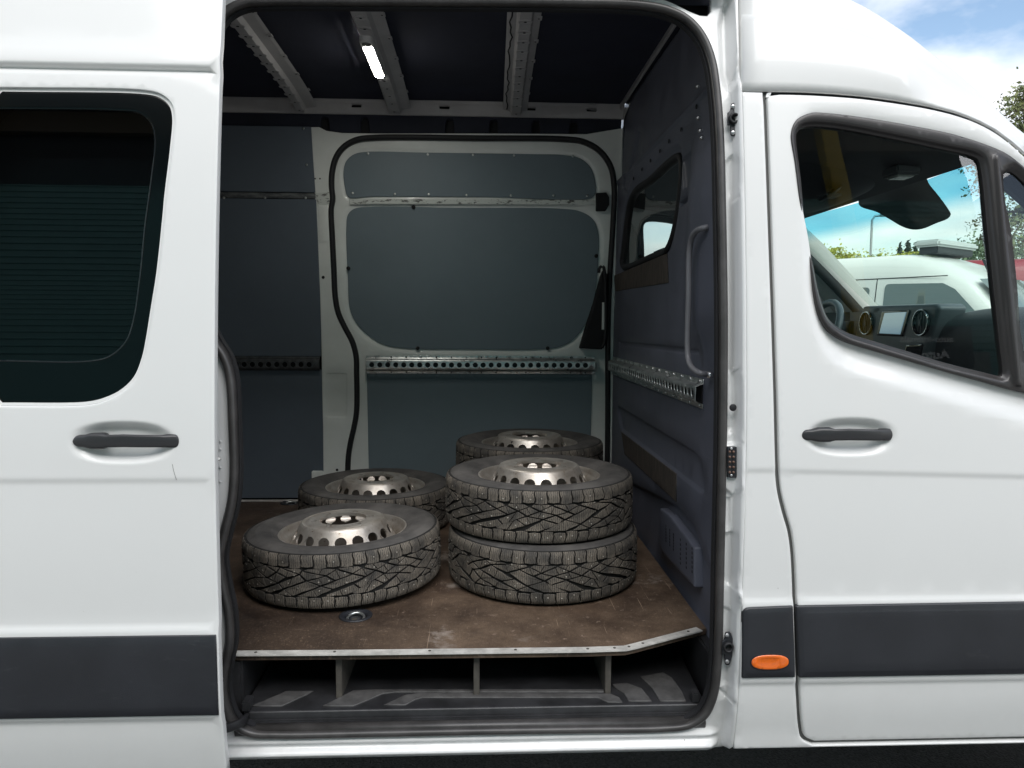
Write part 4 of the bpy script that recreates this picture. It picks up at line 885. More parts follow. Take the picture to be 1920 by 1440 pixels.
MB().box((-2.66, 1.879, 2.43), (.70, 1.883, 2.558)).build('recess_back', BLACK, van)
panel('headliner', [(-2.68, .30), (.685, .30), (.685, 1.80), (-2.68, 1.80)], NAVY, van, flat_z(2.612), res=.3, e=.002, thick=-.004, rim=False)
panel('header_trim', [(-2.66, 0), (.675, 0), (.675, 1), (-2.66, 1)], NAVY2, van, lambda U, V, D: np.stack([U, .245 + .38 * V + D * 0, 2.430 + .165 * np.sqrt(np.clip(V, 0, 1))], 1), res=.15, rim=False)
def bow(x, w, flat0, flat1, lean):
    """roof bow: pressed hat section running across the van"""
    prof = [(-w / 2, 0), (-w / 2 + .012, -.003), (flat0 - .004, -.006), (flat0 + .006, -.028), (flat1 - .006, -.028), (flat1 + .004, -.006), (w / 2 - .012, -.003), (w / 2, 0)]
    ys = list(np.linspace(.625, 1.80, 40)); V = []; Fc = []; k = len(prof)
    for y in ys:
        t = (y - 1.01) / .8; dz = -.030 * max(0, t) ** 4
        V += [(x + lean * (y - 1.2) + a, y, 2.604 + b + dz) for a, b in prof]
    for i in range(len(ys) - 1):
        for j in range(k - 1): Fc.append((i * k + j, i * k + j + 1, (i + 1) * k + j + 1, (i + 1) * k + j))
    o = mk('roof_bow', V, Fc, RIBM, van, smooth=False)
    xc = x + (flat0 + flat1) / 2
    for i, y in enumerate(np.arange(.66, 1.78, .093)):
        t = (y - 1.01) / .8; zb = 2.576 - .030 * max(0, t) ** 4; xx = xc + lean * (y - 1.2)
        V, Fc = lathe([(.026, .0002), (.023, -.003), (.020, -.001), (.0, -.001)], 20); mk('dimple', [(xx + p[0], y + p[1] * .75, zb + p[2]) for p in V], Fc, RIBM, o)
        mk('hole', *disc((xx, y, zb - .0012), (0, 0, -1), .0055, 8, .0006), BLACK, o)
    for y in np.arange(.78, 1.75, .21):
        mk('tab', *MBx((x + lean * (y - 1.2) + w / 2 - .014, y - .014, 2.598), (x + lean * (y - 1.2) + w / 2 + .004, y + .014, 2.602)), RIBM, o, smooth=False)
        mk('hole', *disc((x + lean * (y - 1.2) + w / 2 - .007, y, 2.5975), (0, 0, -1), .004, 8, .0006), BLACK, o)
    return o
def MBx(lo, hi): b = MB().box(lo, hi); return b.v, b.f
bow(-.830, .105, -.048, -.004, -.012); b2_ = bow(-.392, .115, -.050, .012, -.004); bow(.158, .118, -.022, .030, .018)
# seam sealant line and crack on the third bow
V, Fc = tube([(.158 - .043 + .004 * math.sin(i * 1.1) + .003 * math.sin(i * 2.9) + .018 * (y - 1.2), y, 2.5985 - .030 * max(0, (y - 1.01) / .8) ** 4) for i, y in enumerate(np.linspace(.63, 1.78, 26))], .0028, 6); mk('sealant_bead', V, Fc, BLACK, van)
# slim lamp on the middle bow
la, lb = at_z(685, 75, 2.56), at_z(716, 144, 2.56)
lx = (la[0] + lb[0]) / 2 - .004; y0, y1 = la[1], lb[1]
pill = lambda hw, a, b: fillet([(lx - hw, a), (lx + hw, a), (lx + hw, b), (lx - hw, b)], hw * .95, 6)
lamp = panel('roof_lamp', pill(.024, y0, y1), pbr('lamp_housing', (.75, .75, .73), .4), van, lambda U, V, D: np.stack([U, V, 2.556 + D], 1), res=.03, bstep=.008, e=.004, thick=.020)
panel('light_strip', pill(.017, y0 + .055, y1 - .008), LED, lamp, lambda U, V, D: np.stack([U, V, 2.552 + D], 1), res=.03, bstep=.006, e=.003, thick=.006)
mk('sensor', *disc((lx, y0 + .030, 2.556), (0, 0, -1), .017, 16, .005), pbr('sensor_grey', (.16, .16, .15), .4), lamp)

# ---- bulkhead behind the cab
win_o = ccw(crom(BKL([(1184, 361), (1215, 335), (1250, 302), (1264, 293), (1270, 293), (1272.5, 304), (1271, 350), (1265, 400), (1259, 432), (1252, 456), (1242, 473), (1215, 484), (1172, 502), (1164, 500), (1162, 490), (1165, 465), (1170, 420), (1176, 382)]), .02, True))
seam = BK(1260, 235)[1]; seam = 2.255
def bk_fn(P):
    y, z = P[:, 0], P[:, 1]
    d = .020 * sstep((z - seam) / .012) - .010 * np.exp(-((z - seam + .006) / .008) ** 2)
    d -= .034 * sstep((.62 - y) / .20) * sstep((2.20 - z) / .25) * sstep((z - 1.45) / .12)      # rounded pillar bulge near the door
    return d
bfe = [Fn(bk_fn, [[(y, z) for y in np.arange(.08, 1.95, .06)] for z in (seam - .025, seam - .015, seam - .008, seam - .002, seam + .003, seam + .008, seam + .014)]),
       Feat(inset(win_o, -.03), .012, .03),
       Feat(fillet(BKL([(1155, 760), (1300, 848), (1316, 868), (1321, 925), (1310, 920), (1165, 806)]), .03), .012, .018),
       Feat(fillet(BKL([(1160, 640), (1310, 655), (1310, 664), (1300, 664), (1162, 648)]), .004), .008, .010),
       Feat(fillet(BKL([(1278, 300), (1297, 283), (1300, 330), (1282, 355)]), .01), .010, .012),
       Feat(fillet(BKL([(1274, 380), (1291, 368), (1291, 376), (1275, 388)]), .006), .014, .008),
       Feat(fillet(BKL([(1168, 350), (1178, 290), (1188, 245), (1196, 250), (1186, 330), (1176, 362)]), .01), .008, .012),
       Feat(fillet(BKL([(1180, 905), (1268, 950), (1300, 985), (1322, 1055), (1345, 1085), (1345, 1210), (1170, 1000)]), .02), .016, .02)]
bulkp = panel('bulkhead', [(float(s(z)) + .085, z) for z in np.arange(.42, 2.62, .08)][::-1] + [(1.945, .42), (1.935, 1.5), (1.93, 2.2), (1.90, 2.615)], BULK, van, bulk(0), holes=[inset(win_o, .006)], feats=bfe, res=.05, bstep=.05, e=.004, thick=.02)
V, Fc = sweep([(BX + .010, p[0], p[1]) for p in inset(win_o, .004)], [(-.014, -.02), (-.014, .004), (-.006, .010), (.006, .008), (.014, 0), (.014, -.02)], True, up=(-1, 0, 0)); mk('window_rubber', V, Fc, DARKRUB, bulkp)
panel('window_pane', inset(win_o, .012), GBULK, bulkp, bulk(.018), res=.2, bstep=.03, rim=False)
for (a1, b1_, c1, d1) in (((1166, 810), (1269, 888), (1269, 941), (1172, 851)), ((1152, 517), (1252, 475), (1254, 530), (1155, 546))):
    panel('scuffed_band', BKL([a1, b1_, c1, d1]), SCUFFTAPE, bulkp, bulk(-.0035), res=.06, e=.0008, thick=.003)
vp = panel('vent_cover', fillet(BKL([(1243, 952), (1262, 966), (1308, 1026), (1309, 1103), (1250, 1040), (1240, 1020)]), .01), BULK, bulkp, bulk(-.012), res=.05, e=.006, thick=.03)
hb = MB()
for (u0, v0, u1, v1, nn) in ((1249, 986, 1263, 1030, 3), (1276, 1012, 1298, 1072, 3)):
    for i in range(nn):
        for j in range(6):
            u = u0 + (u1 - u0) * i / (nn - 1); v = v0 + (v1 - v0 - 16) * j / 5 + 16 * i / (nn - 1); p = BK(u, v, -.012); hb.add(*disc((BX - .0124, p[0], p[1]), (-1, 0, 0), .0055, 6, .0006))
o = hb.build('vent_hole', BLACK, vp); o['kind'] = 'stuff'
hpx = [(1338, 425), (1322, 427), (1308, 432), (1298, 444), (1293, 468), (1291, 560), (1289, 650), (1291, 676), (1300, 692), (1314, 700), (1333, 702)]
hpts = [at_x(u, v, BX - .055 + .05 * (abs(i - 5) / 5.) ** 6) for i, (u, v) in enumerate(hpx)]
V, Fc = tube(crom([tuple(p) for p in hpts], .012), .0088, 12, up=(0, 1, 0)); gh = mk('grab_handle', V, Fc, pbr('handle_grey', (.17, .17, .185), .38), bulkp)
for u, v in ((1337, 426), (1332, 703)):
    p = at_x(u, v, BX - .012); mk('bolt', *disc(tuple(p + np.array([0, 0, 0])), (-1, -.6, 0), .010, 10, .010), STEEL, gh)
for u, v in [(1190, 322), (1206, 304), (1222, 287), (1240, 268), (1257, 249), (1280, 226), (1309, 182)]:
    p = BK(u, v); mk('bolt', *disc((BX - .004, p[0], p[1] - .03), (-1, 0, 0), .0075, 8, .003), BLACK, bulkp)
for u, v in [(1329, 163), (1330, 222), (1334, 246), (1337, 259)]: p = BK(u, v); mk('bolt', *disc((BX - .03, p[0], p[1]), (-1, -.3, 0), .006, 8, .010), STEEL, bulkp)
zbr = 1.327; yb0 = BK(1320, 740)[0]
r3 = load_rail(None, 1.93 - yb0, lambda U, V, D: np.stack([BX - .0035 + D * 1.1, yb0 + U, zbr + V], 1), bulkp, start=.03)
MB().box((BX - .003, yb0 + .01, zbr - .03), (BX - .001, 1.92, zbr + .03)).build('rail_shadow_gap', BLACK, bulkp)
for i in range(14):
    for sg in (-1, 1): mk('rivet', *disc((BX - .004, yb0 + .03 + i * .105, zbr + sg * .038), (-1, 0, 0), .0055, 6, .004), STEEL, bulkp)
V, Fc = sweep([(BX - .004, .40, 2.600), (BX - .004, 1.80, 2.600)], [(-.012, -.004), (.012, -.004), (.012, .004), (-.012, .004)], up=(-1, 0, 0)); mk('trim_strip', V, Fc, RIBM, bulkp, smooth=False)

# ================================================================== WHEELS
def rubber_mats():
    out = []
    for nm, c1, c2, sc in (('tyre_rubber', (.042, .040, .039), (.105, .098, .092), 9), ('dusty_tread_rubber', (.060, .055, .049), (.20, .172, .140), 16)):
        m = pbr(nm, c1, .78, col2=c2, vscale=sc); nt = m.node_tree; L = nt.links; b = nt.nodes['Principled BSDF']; t = nt.nodes['Texture Coordinate']
        if 'tread' in nm:
            # fine zig-zag sipes running across the tread, in wheel coordinates
            sx = N(nt, 'ShaderNodeSeparateXYZ'); L.new(t.outputs['Object'], sx.inputs[0])
            at = N(nt, 'ShaderNodeMath', operation='ARCTAN2'); L.new(sx.outputs['Y'], at.inputs[0]); L.new(sx.outputs['X'], at.inputs[1])
            nz = N(nt, 'ShaderNodeTexNoise'); nz.inputs['Scale'].default_value = 95; nz.inputs['Detail'].default_value = 2; L.new(t.outputs['Object'], nz.inputs['Vector'])
            ad = N(nt, 'ShaderNodeMath', operation='MULTIPLY_ADD'); L.new(nz.outputs['Fac'], ad.inputs[0]); ad.inputs[1].default_value = .030; L.new(at.outputs[0], ad.inputs[2])
            ms = N(nt, 'ShaderNodeMath', operation='MULTIPLY'); L.new(ad.outputs[0], ms.inputs[0]); ms.inputs[1].default_value = 52 * 6.0
            sn = N(nt, 'ShaderNodeMath', operation='SINE'); L.new(ms.outputs[0], sn.inputs[0])
            r = N(nt, 'ShaderNodeValToRGB'); r.color_ramp.elements[0].position = .62; r.color_ramp.elements[1].position = .93; L.new(sn.outputs[0], r.inputs[0])
            src = b.inputs['Base Color'].links[0].from_socket
            n3 = N(nt, 'ShaderNodeTexNoise'); n3.inputs['Scale'].default_value = 5; L.new(t.outputs['Object'], n3.inputs['Vector'])
            mx = N(nt, 'ShaderNodeMix', data_type='RGBA'); L.new(r.outputs[0], mx.inputs[0]); L.new(src, mx.inputs[6]); mx.inputs[7].default_value = (.022, .020, .018, 1)
            L.new(mx.outputs[2], b.inputs['Base Color'])
            bp = N(nt, 'ShaderNodeBump'); bp.inputs['Strength'].default_value = .5; bp.inputs['Distance'].default_value = -.001; L.new(r.outputs[0], bp.inputs['Height']); L.new(bp.outputs[0], b.inputs['Normal'])
        else:
            sx = N(nt, 'ShaderNodeVectorMath', operation='LENGTH'); cx = N(nt, 'ShaderNodeVectorMath', operation='MULTIPLY'); cx.inputs[1].default_value = (1, 1, 0); L.new(t.outputs['Object'], cx.inputs[0]); L.new(cx.outputs[0], sx.inputs[0])
            ms = N(nt, 'ShaderNodeMath', operation='MULTIPLY'); L.new(sx.outputs['Value'], ms.inputs[0]); ms.inputs[1].default_value = 900
            sn = N(nt, 'ShaderNodeMath', operation='SINE'); L.new(ms.outputs[0], sn.inputs[0])
            nz = N(nt, 'ShaderNodeTexNoise'); nz.inputs['Scale'].default_value = 60; nz.inputs['Detail'].default_value = 5; L.new(t.outputs['Object'], nz.inputs['Vector'])
            ad = N(nt, 'ShaderNodeMath', operation='MULTIPLY_ADD'); L.new(sn.outputs[0], ad.inputs[0]); ad.inputs[1].default_value = .12; L.new(nz.outputs['Fac'], ad.inputs[2])
            bp = N(nt, 'ShaderNodeBump'); bp.inputs['Strength'].default_value = .35; bp.inputs['Distance'].default_value = .002; L.new(ad.outputs[0], bp.inputs['Height']); L.new(bp.outputs[0], b.inputs['Normal'])
        out.append(m)
    return out
def rim_mat():
    m = pbr('silver_wheel_paint', (.60, .565, .52), .42, metal=.72, bump=.15, bscale=300); nt = m.node_tree; L = nt.links; b = nt.nodes['Principled BSDF']; t = nt.nodes['Texture Coordinate']
    def nz(sc, a, c): n = N(nt, 'ShaderNodeTexNoise'); n.inputs['Scale'].default_value = sc; n.inputs['Detail'].default_value = 9; n.inputs['Roughness'].default_value = .68; L.new(t.outputs['Object'], n.inputs['Vector']); r = N(nt, 'ShaderNodeMapRange'); r.inputs[1].default_value = a; r.inputs[2].default_value = c; L.new(n.outputs['Fac'], r.inputs[0]); return r.outputs[0]
    c = (.62, .58, .53, 1)
    for f, c2 in ((nz(9, .42, .70), (.40, .34, .28, 1)), (nz(70, .60, .70), (.20, .12, .07, 1)), (nz(24, .64, .72), (.24, .15, .09, 1))):
        mx = N(nt, 'ShaderNodeMix', data_type='RGBA'); L.new(f, mx.inputs[0]); mx.inputs[7].default_value = c2
        if isinstance(c, tuple): mx.inputs[6].default_value = c
        else: L.new(c, mx.inputs[6])
        c = mx.outputs[2]
    L.new(c, b.inputs['Base Color']); L.new(nz(12, -.1, 1.35), b.inputs['Roughness']); return m
TYRE, TREAD = rubber_mats(); GROOVE = pbr('groove_rubber', (.014, .013, .012), .85)
RIMM = rim_mat()
WN = 52; PT = 2 * math.pi / WN
def rtop(v): a = abs(v); return .3460 - .0012 * (min(a, .06) / .06) ** 2 - (.0080 * ((a - .064) / .023) ** 2.2 if a > .064 else 0)
def tyre_mesh(mirror):
    rnd = random.Random(5)
    half = [(.214, .060), (.219, .070), (.2235, .0755), (.234, .0805), (.246, .0865), (.250, .0895), (.254, .0890), (.275, .0945), (.294, .0958), (.298, .0972), (.302, .0958), (.316, .0925), (.328, .0880), (.3340, .0800), (.3350, .066), (.3360, .055), (.3370, .03), (.3372, 0)]
    prof = half + [(r, -z) for r, z in half[-2::-1]]
    V, Fc = lathe(prof, 104); mi = []
    k = len(prof)
    for f in Fc: c = f[0] % k; mi.append(1 if 12 <= c <= k - 14 else 0)
    V = list(V); Fc = list(Fc)
    def put(grid, inn):
        """grid rows of (theta, v) -> raised block with chamfered edge; grid is nrow x ncol"""
        nr, nc = len(grid), len(grid[0]); C = np.mean([np.array(p) * np.array([.345, 1]) for r_ in grid for p in r_], 0)
        def P(th, v, dr): r = rtop(v) + dr; return (r * math.cos(th), r * math.sin(th), v)
        k0 = len(V)
        for r_ in grid:
            for th, v in r_:
                d = np.array([th * .345, v]) - C; L = np.linalg.norm(d) + 1e-9; q = C + d * (1 - inn / L); V.append(P(q[0] / .345, q[1], 0))
        for i in range(nr - 1):
            for j in range(nc - 1): a = k0 + i * nc + j; Fc.append((a, a + 1, a + nc + 1, a + nc)); mi.append(2)
        bd = [(0, j) for j in range(nc)] + [(i, nc - 1) for i in range(1, nr)] + [(nr - 1, j) for j in range(nc - 2, -1, -1)] + [(i, 0) for i in range(nr - 2, 0, -1)]
        k1 = len(V); m_ = len(bd)
        for dr in (-.0014, -.012):
            for i, j in bd: th, v = grid[i][j]; V.append(P(th, v, dr))
        for e in range(m_):
            f = (e + 1) % m_; t0 = k0 + bd[e][0] * nc + bd[e][1]; t1 = k0 + bd[f][0] * nc + bd[f][1]
            Fc.append((t1, t0, k1 + e, k1 + f)); mi.append(2); Fc.append((k1 + f, k1 + e, k1 + m_ + e, k1 + m_ + f)); mi.append(1)
    studs = []
    # shoulder blocks
    for sg in (1, -1):
        for i in range(WN):
            th = i * PT + (0 if sg > 0 else PT * .5); g = .0040 / .345; w = PT - g; j0 = rnd.uniform(-.001, .001); vin = .0482 + (.003 if i % 2 else -.0005) + j0
            vs = [vin, vin + .010, .067, .076, .0825, .0865]; rowsg = []
            for q, v in enumerate(vs):
                z = .0035 * math.sin(q * 1.3) / .345 * .6; rowsg.append([(th + z, sg * v), (th + w * .5 + z, sg * (v - (.0025 if q == 0 else 0))), (th + w + z, sg * v)])
            put(rowsg, .0012)
            if rnd.random() < .42: studs.append((th + w * rnd.uniform(.3, .7), sg * rnd.uniform(.056, .066)))
    # centre: two crossing families of slanting grooves leave interlocking lozenges
    def put_poly(poly):
        pts = []; n = len(poly)
        for i in range(n):
            a = np.array(poly[i]); b = np.array(poly[(i + 1) % n]); d = b - a; L = np.linalg.norm(d); kk = max(1, int(L / .016)); nn = np.array([-d[1], d[0]]) / (L + 1e-9)
            for j in range(kk): pts.append(a + d * j / kk + (nn * rnd.uniform(-.0011, .0011) if j else 0))
        C = np.mean(pts, 0); m_ = len(pts); k0 = len(V); P = lambda q, dr: ((rtop(q[1]) + dr) * math.cos(q[0] / .345), (rtop(q[1]) + dr) * math.sin(q[0] / .345), q[1])
        for q in pts: d = q - C; L = np.linalg.norm(d) + 1e-9; V.append(P(C + d * (1 - .0012 / L), 0))
        for dr in (-.0014, -.012): V.extend(P(q, dr) for q in pts)
        V.append(P(C, 0)); c = len(V) - 1
        for i in range(m_):
            j = (i + 1) % m_; Fc.append((c, k0 + i, k0 + j)); mi.append(2); Fc.append((k0 + j, k0 + i, k0 + m_ + i, k0 + m_ + j)); mi.append(2); Fc.append((k0 + m_ + j, k0 + m_ + i, k0 + 2 * m_ + i, k0 + 2 * m_ + j)); mi.append(1)
        if rnd.random() < .34: studs.append(((C[0] + rnd.uniform(-.012, .012)) / .345, C[1] + rnd.uniform(-.004, .004)))
    NL = 26; pit = 2 * math.pi * .345 / NL; ms_ = .40; vl = .0435; merged = set()
    def clipv(poly, lim, up_):
        out = []
        for i in range(len(poly)):
            a, b = poly[i], poly[(i + 1) % len(poly)]; ia = (a[1] <= lim) if up_ else (a[1] >= lim); ib = (b[1] <= lim) if up_ else (b[1] >= lim)
            if ia: out.append(a)
            if ia != ib: q = (lim - a[1]) / (b[1] - a[1]); out.append((a[0] + (b[0] - a[0]) * q, lim))
        return out
    def cell(i, j, di, dj):
        """between A lines u = i*pit - v/m and B lines u = j*pit + v/m (+half), spanning di, dj pitches"""
        v_c = ((i + di / 2) - (j + dj / 2) - .5) * pit * ms_ / 2; gA = .0027 if v_c > -.010 else .0014; gB = .0027 if v_c < .010 else .0014
        sc = 1 / math.sin(math.atan(ms_)); A0, A1 = i * pit + gA * sc, (i + di) * pit - gA * sc; B0, B1 = (j + .5) * pit + gB * sc, (j + .5 + dj) * pit - gB * sc
        def jit(a, b): h = math.sin((a % NL) * 12.9898 + ((b - a) % NL) * 78.233) * 43758.5453; h -= math.floor(h); g2 = math.sin((a % NL) * 39.3 + ((b - a) % NL) * 11.1) * 9871.3; g2 -= math.floor(g2); return (h - .5) * .034, (g2 - .5) * .0115
        def X(A, B, a=0, b=0): q = jit(a, b); return ((A + B) / 2 + q[0], (A - B) * ms_ / 2 + q[1])
        q = clipv(clipv([X(A0, B0, i, j), X(A0, B1, i, j + dj), X(A1, B1, i + di, j + dj), X(A1, B0, i + di, j)], vl, True), -vl, False)
        if len(q) >= 3 and abs(area2(q)) > 4e-5:
            q = [tuple(p_) for p_ in q]; ok = [q[0]]
            for p_ in q[1:]:
                if math.dist(p_, ok[-1]) > .003: ok.append(p_)
            if len(ok) < 3: return
            ok = ccw(ok); us = [p_[0] for p_ in ok]
            if max(us) - min(us) > .058 and rnd.random() < .85:
                cu = (max(us) + min(us)) / 2 + rnd.uniform(-.006, .006); kk = rnd.choice((-.55, .55)) + rnd.uniform(-.2, .2); cv = sum(p_[1] for p_ in ok) / len(ok); gp = .0010
                for sg_ in (-1, 1):
                    h_ = []; f_ = lambda p_: sg_ * (p_[0] - cu - kk * (p_[1] - cv)) - gp
                    for a_i in range(len(ok)):
                        a_p, b_p = ok[a_i], ok[(a_i + 1) % len(ok)]; fa, fb = f_(a_p), f_(b_p)
                        if fa >= 0: h_.append(a_p)
                        if (fa >= 0) != (fb >= 0): q_ = fa / (fa - fb); h_.append((a_p[0] + (b_p[0] - a_p[0]) * q_, a_p[1] + (b_p[1] - a_p[1]) * q_))
                    if len(h_) >= 3 and abs(area2(h_)) > 2e-5: put_poly(ccw(h_))
            else: put_poly(ok)
    for i in range(NL):
        for d in range(-5, 6):
            j = i + d
            if (i, d) in merged: continue
            key2 = ((i + 1) % NL, d - 1)                       # neighbour across an A line with the same B strip
            vc = (-d - .5) * pit * ms_ / 2
            if abs(vc) < vl + .012 and vc < 0 and rnd.random() < .5 and i < NL - 1 and key2 not in merged: merged.add(key2); cell(i, j, 2, 1)
            else: cell(i, j, 1, 1)
    if mirror: V = [(x, -y, z) for x, y, z in V]; Fc = [f[::-1] for f in Fc]; studs = [(-a, v) for a, v in studs]
    me = bpy.data.meshes.new('tyre'); me.from_pydata([tuple(map(float, p)) for p in V], [], Fc)
    for mm in (TYRE, GROOVE, TREAD): me.materials.append(mm)
    me.polygons.foreach_set('material_index', mi); me.polygons.foreach_set('use_smooth', [q == 0 for q in mi]); me.update()
    sb = MB()
    for th, v in studs:
        r = rtop(v); n = Vector((math.cos(th), math.sin(th), 0)); sb.add(*disc(n * (r - .0004) + Vector((0, 0, v)), n, 0.0026, 6, .0014))
    ms = bpy.data.meshes.new('stud'); ms.from_pydata(sb.v, [], sb.f); ms.materials.append(STUDM); ms.update()
    return me, ms
STUDM = pbr('steel_stud', (.45, .42, .37), .4, metal=.7)
def rim_mesh():
    V, Fc = lathe([(.2215, .0670), (.2265, .0690), (.2280, .0730), (.2255, .0765), (.2205, .0763), (.2165, .0725), (.2145, .063), (.2120, .056), (.206, .052), (.2005, .045), (.1960, .034), (.1925, .024), (.190, -.01), (.196, -.04), (.210, -.055), (.2145, -.07), (.2165, -.08), (.2225, -.084), (.2275, -.081), (.2225, -.075)], 96)
    V = list(V); Fc = list(Fc)
    # pierced cone, one sector repeated
    cs = [(0, .1915, .0235), (.010, .1880, .0320), (.018, .1845, .0400), (.030, .1785, .0500), (.052, .1680, .0700), (.068, .1600, .0850), (.078, .1550, .0940), (.085, .1515, .1010), (.092, .1480, .1080), (.097, .1445, .1118), (.103, .1390, .1122), (.108, .1345, .1085), (.113, .1300, .1100), (.118, .1255, .1132), (.124, .1165, .1135)]
    S_, R_, Z_ = map(np.array, zip(*cs)); NS = 18; wd = 2 * math.pi / NS * .1655; out = resamp([(0, -wd / 2), (.124, -wd / 2), (.124, wd / 2), (0, wd / 2)], .0075)
    hole = ccw([(.0545 + .0175 * math.sin(t), .0200 * math.cos(t)) for t in np.linspace(0, 2 * math.pi, 24, endpoint=False)])
    ex = [p for p in inset(hole, -.003)] + [(x, y) for x in (.0815, .085, .088, .094, .1, .106, .112, .118) for y in np.linspace(-wd * .4, wd * .4, 4)] + [(x, y) for x in (.006, .012) for y in np.linspace(-wd * .4, wd * .4, 4)]
    v2, f2 = cdt(ccw(out), [hole], ex)
    def m3(p, a, dd=0):
        r = np.interp(p[0], S_, R_); z = np.interp(p[0], S_, Z_); th = p[1] / .1655 + a; return ((r - dd) * math.cos(th), (r - dd) * math.sin(th), z - dd * .5)
    for k_ in range(NS):
        a = 2 * math.pi * k_ / NS; b = len(V); V += [m3(p, a) for p in v2]; Fc += [tuple(int(i) + b for i in f) for f in f2]
        b = len(V); m_ = len(hole); V += [m3(p, a) for p in hole] + [m3(p, a, .005) for p in hole]; Fc += [(b + i, b + (i + 1) % m_, b + m_ + (i + 1) % m_, b + m_ + i) for i in range(m_)]
    # hub face with bolt holes and centre bore
    cir = lambda r, n, cx=0, cy=0: [(cx + r * math.cos(2 * math.pi * i / n), cy + r * math.sin(2 * math.pi * i / n)) for i in range(n)]
    bolts = [cir(.0110, 14, .1 * math.cos(R(60 * i + 15)), .1 * math.sin(R(60 * i + 15))) for i in range(6)]; o_ = cir(.1165, 72); c_ = cir(.0825, 48)
    v2, f2 = cdt(o_, [c_] + bolts, [p for r in (.09, .108) for p in cir(r, 40)]); b = len(V); V += [(p[0], p[1], .1135) for p in v2]; Fc += [tuple(int(i) + b for i in f) for f in f2]
    for lp, dd in [(c_, .012)] + [(q, .010) for q in bolts]:
        b = len(V); m_ = len(lp); V += [(p[0], p[1], .1135) for p in lp] + [(p[0], p[1], .1135 - dd) for p in lp]; Fc += [(b + i, b + (i + 1) % m_, b + m_ + (i + 1) % m_, b + m_ + i) for i in range(m_)]
    bm = bmesh.new(); bv = [bm.verts.new(p) for p in V]
    for f in Fc:
        try: bm.faces.new([bv[i] for i in f])
        except ValueError: pass
    bmesh.ops.remove_doubles(bm, verts=bm.verts, dist=5e-5); bmesh.ops.recalc_face_normals(bm, faces=bm.faces)
    for f in bm.faces: f.smooth = True
    me = bpy.data.meshes.new('rim'); bm.to_mesh(me); bm.free(); me.materials.append(RIMM)
    try: me.set_sharp_from_angle(angle=R(40))
    except Exception: pass
    return me
RIMME = rim_mesh(); TY = [tyre_mesh(False), tyre_mesh(True)]
vV, vF = tube([(.150, 0, .05), (.152, 0, .085), (.153, 0, .100)], .0045, 8, up=(0, 1, 0))
VALVE = bpy.data.meshes.new('valve'); VALVE.from_pydata([tuple(p) for p in vV], [], vF); VALVE.materials.append(DARKRUB)
WH = .191
def wheel(x, y, lvl, spin, label, mir=0, rot=None):
    M = (rot or Matrix.Identity(4)) @ Matrix.Rotation(spin, 4, 'Z')
    w = empty('spare_wheel', (x, y, ZF + .0965 + WH * lvl + (.010 if rot else .001)), M); tag(w, label, 'wheel', 'spare wheels lying in the load bay')
    link('tyre', TY[mir][0], w, True); so = link('stud', TY[mir][1], w, True); so['kind'] = 'stuff'; link('rim', RIMME, w, True); link('valve', VALVE, w, True)
    return w
wheel(-.488, .748, 0, 1.0, 'single studded winter wheel lying alone nearest the sliding door, slightly tilted', 0, Matrix.Rotation(-.030, 4, 'Y'))
wheel(-.480, 1.496, 0, 2.2, 'single studded winter wheel lying flat behind the tilted one, by the far wall', 0)
wheel(.219, .822, 1, .25, 'upper wheel of the front stack of two, rusty hub rim facing up', 0)
wheel(.231, .786, 0, 3.0, 'lower wheel of the front stack of two, only its tread and shoulder showing', 1)
wheel(.233, 1.555, 1, 4.1, 'rearmost upper wheel in the far corner beside the bulkhead, half hidden behind the front stack', 0)
wheel(.240, 1.550, 0, 5.2, 'rearmost lower wheel in the far corner, hidden under the rear upper wheel', 1)

# ================================================================== VAN: cab
def ws_x(y, z): return np.interp(z, [1.40, 1.60, 1.905, 2.05, 2.12], [2.24, 2.03, 1.69, 1.49, 1.38]) + .11 * (1 - ((y - 1.04) / .90) ** 2)
def ws_hit(u, v, off=0.0):
    r = ray(u, v); a, b = .5, 12.0; f = lambda t: (CP + r * t)[0] - ws_x((CP + r * t)[1], (CP + r * t)[2]) - off
    lo, hi = 0.8, 6.0
    for _ in range(60):
        m_ = (lo + hi) / 2
        if f(m_) > 0: hi = m_
        else: lo = m_
    return CP + r * lo
V = []; Fc = []; ny, nz = 25, 18
for i in range(nz):
    z = 2.055 - (2.055 - 1.42) * i / (nz - 1)
    for j in range(ny): y = .225 + (W - .45) * j / (ny - 1); V.append((float(ws_x(y, z)), y, z))
for i in range(nz - 1):
    for j in range(ny - 1): Fc.append((i * ny + j, i * ny + j + 1, (i + 1) * ny + j + 1, (i + 1) * ny + j))
ws = mk('windshield', V, Fc, GWIND, van)
# header, headliner shelf with the drooping centre console
hd = [(1.455, 2.018), (1.50, 2.045), (1.48, 2.07), (1.20, 2.11), (.72, 2.17), (.70, 2.14), (1.05, 2.08), (1.30, 2.045)]
V = []; Fc = []
for y in (.205, W - .205): V += [(x, y, z) for x, z in hd]
n = len(hd); Fc = [(i, (i + 1) % n, n + (i + 1) % n, n + i) for i in range(n)] + [tuple(range(n - 1, -1, -1)), tuple(range(n, 2 * n))]
hl_ = mk('cab_headliner', V, Fc, CABIN, van, smooth=False)
V = []; Fc = []
for i in range(15):
    for j in range(25):
        a, b = -1 + i / 7, -1 + j / 12; V.append((1.27 + .20 * a, 1.02 + .46 * b, 2.075 - .088 * max(0, 1 - a * a) ** .6 * max(0, 1 - b * b) ** .7))
Fc = [(i * 25 + j, i * 25 + j + 1, (i + 1) * 25 + j + 1, (i + 1) * 25 + j) for i in range(14) for j in range(24)]
mk('overhead_console', V, Fc, CABIN, hl_)
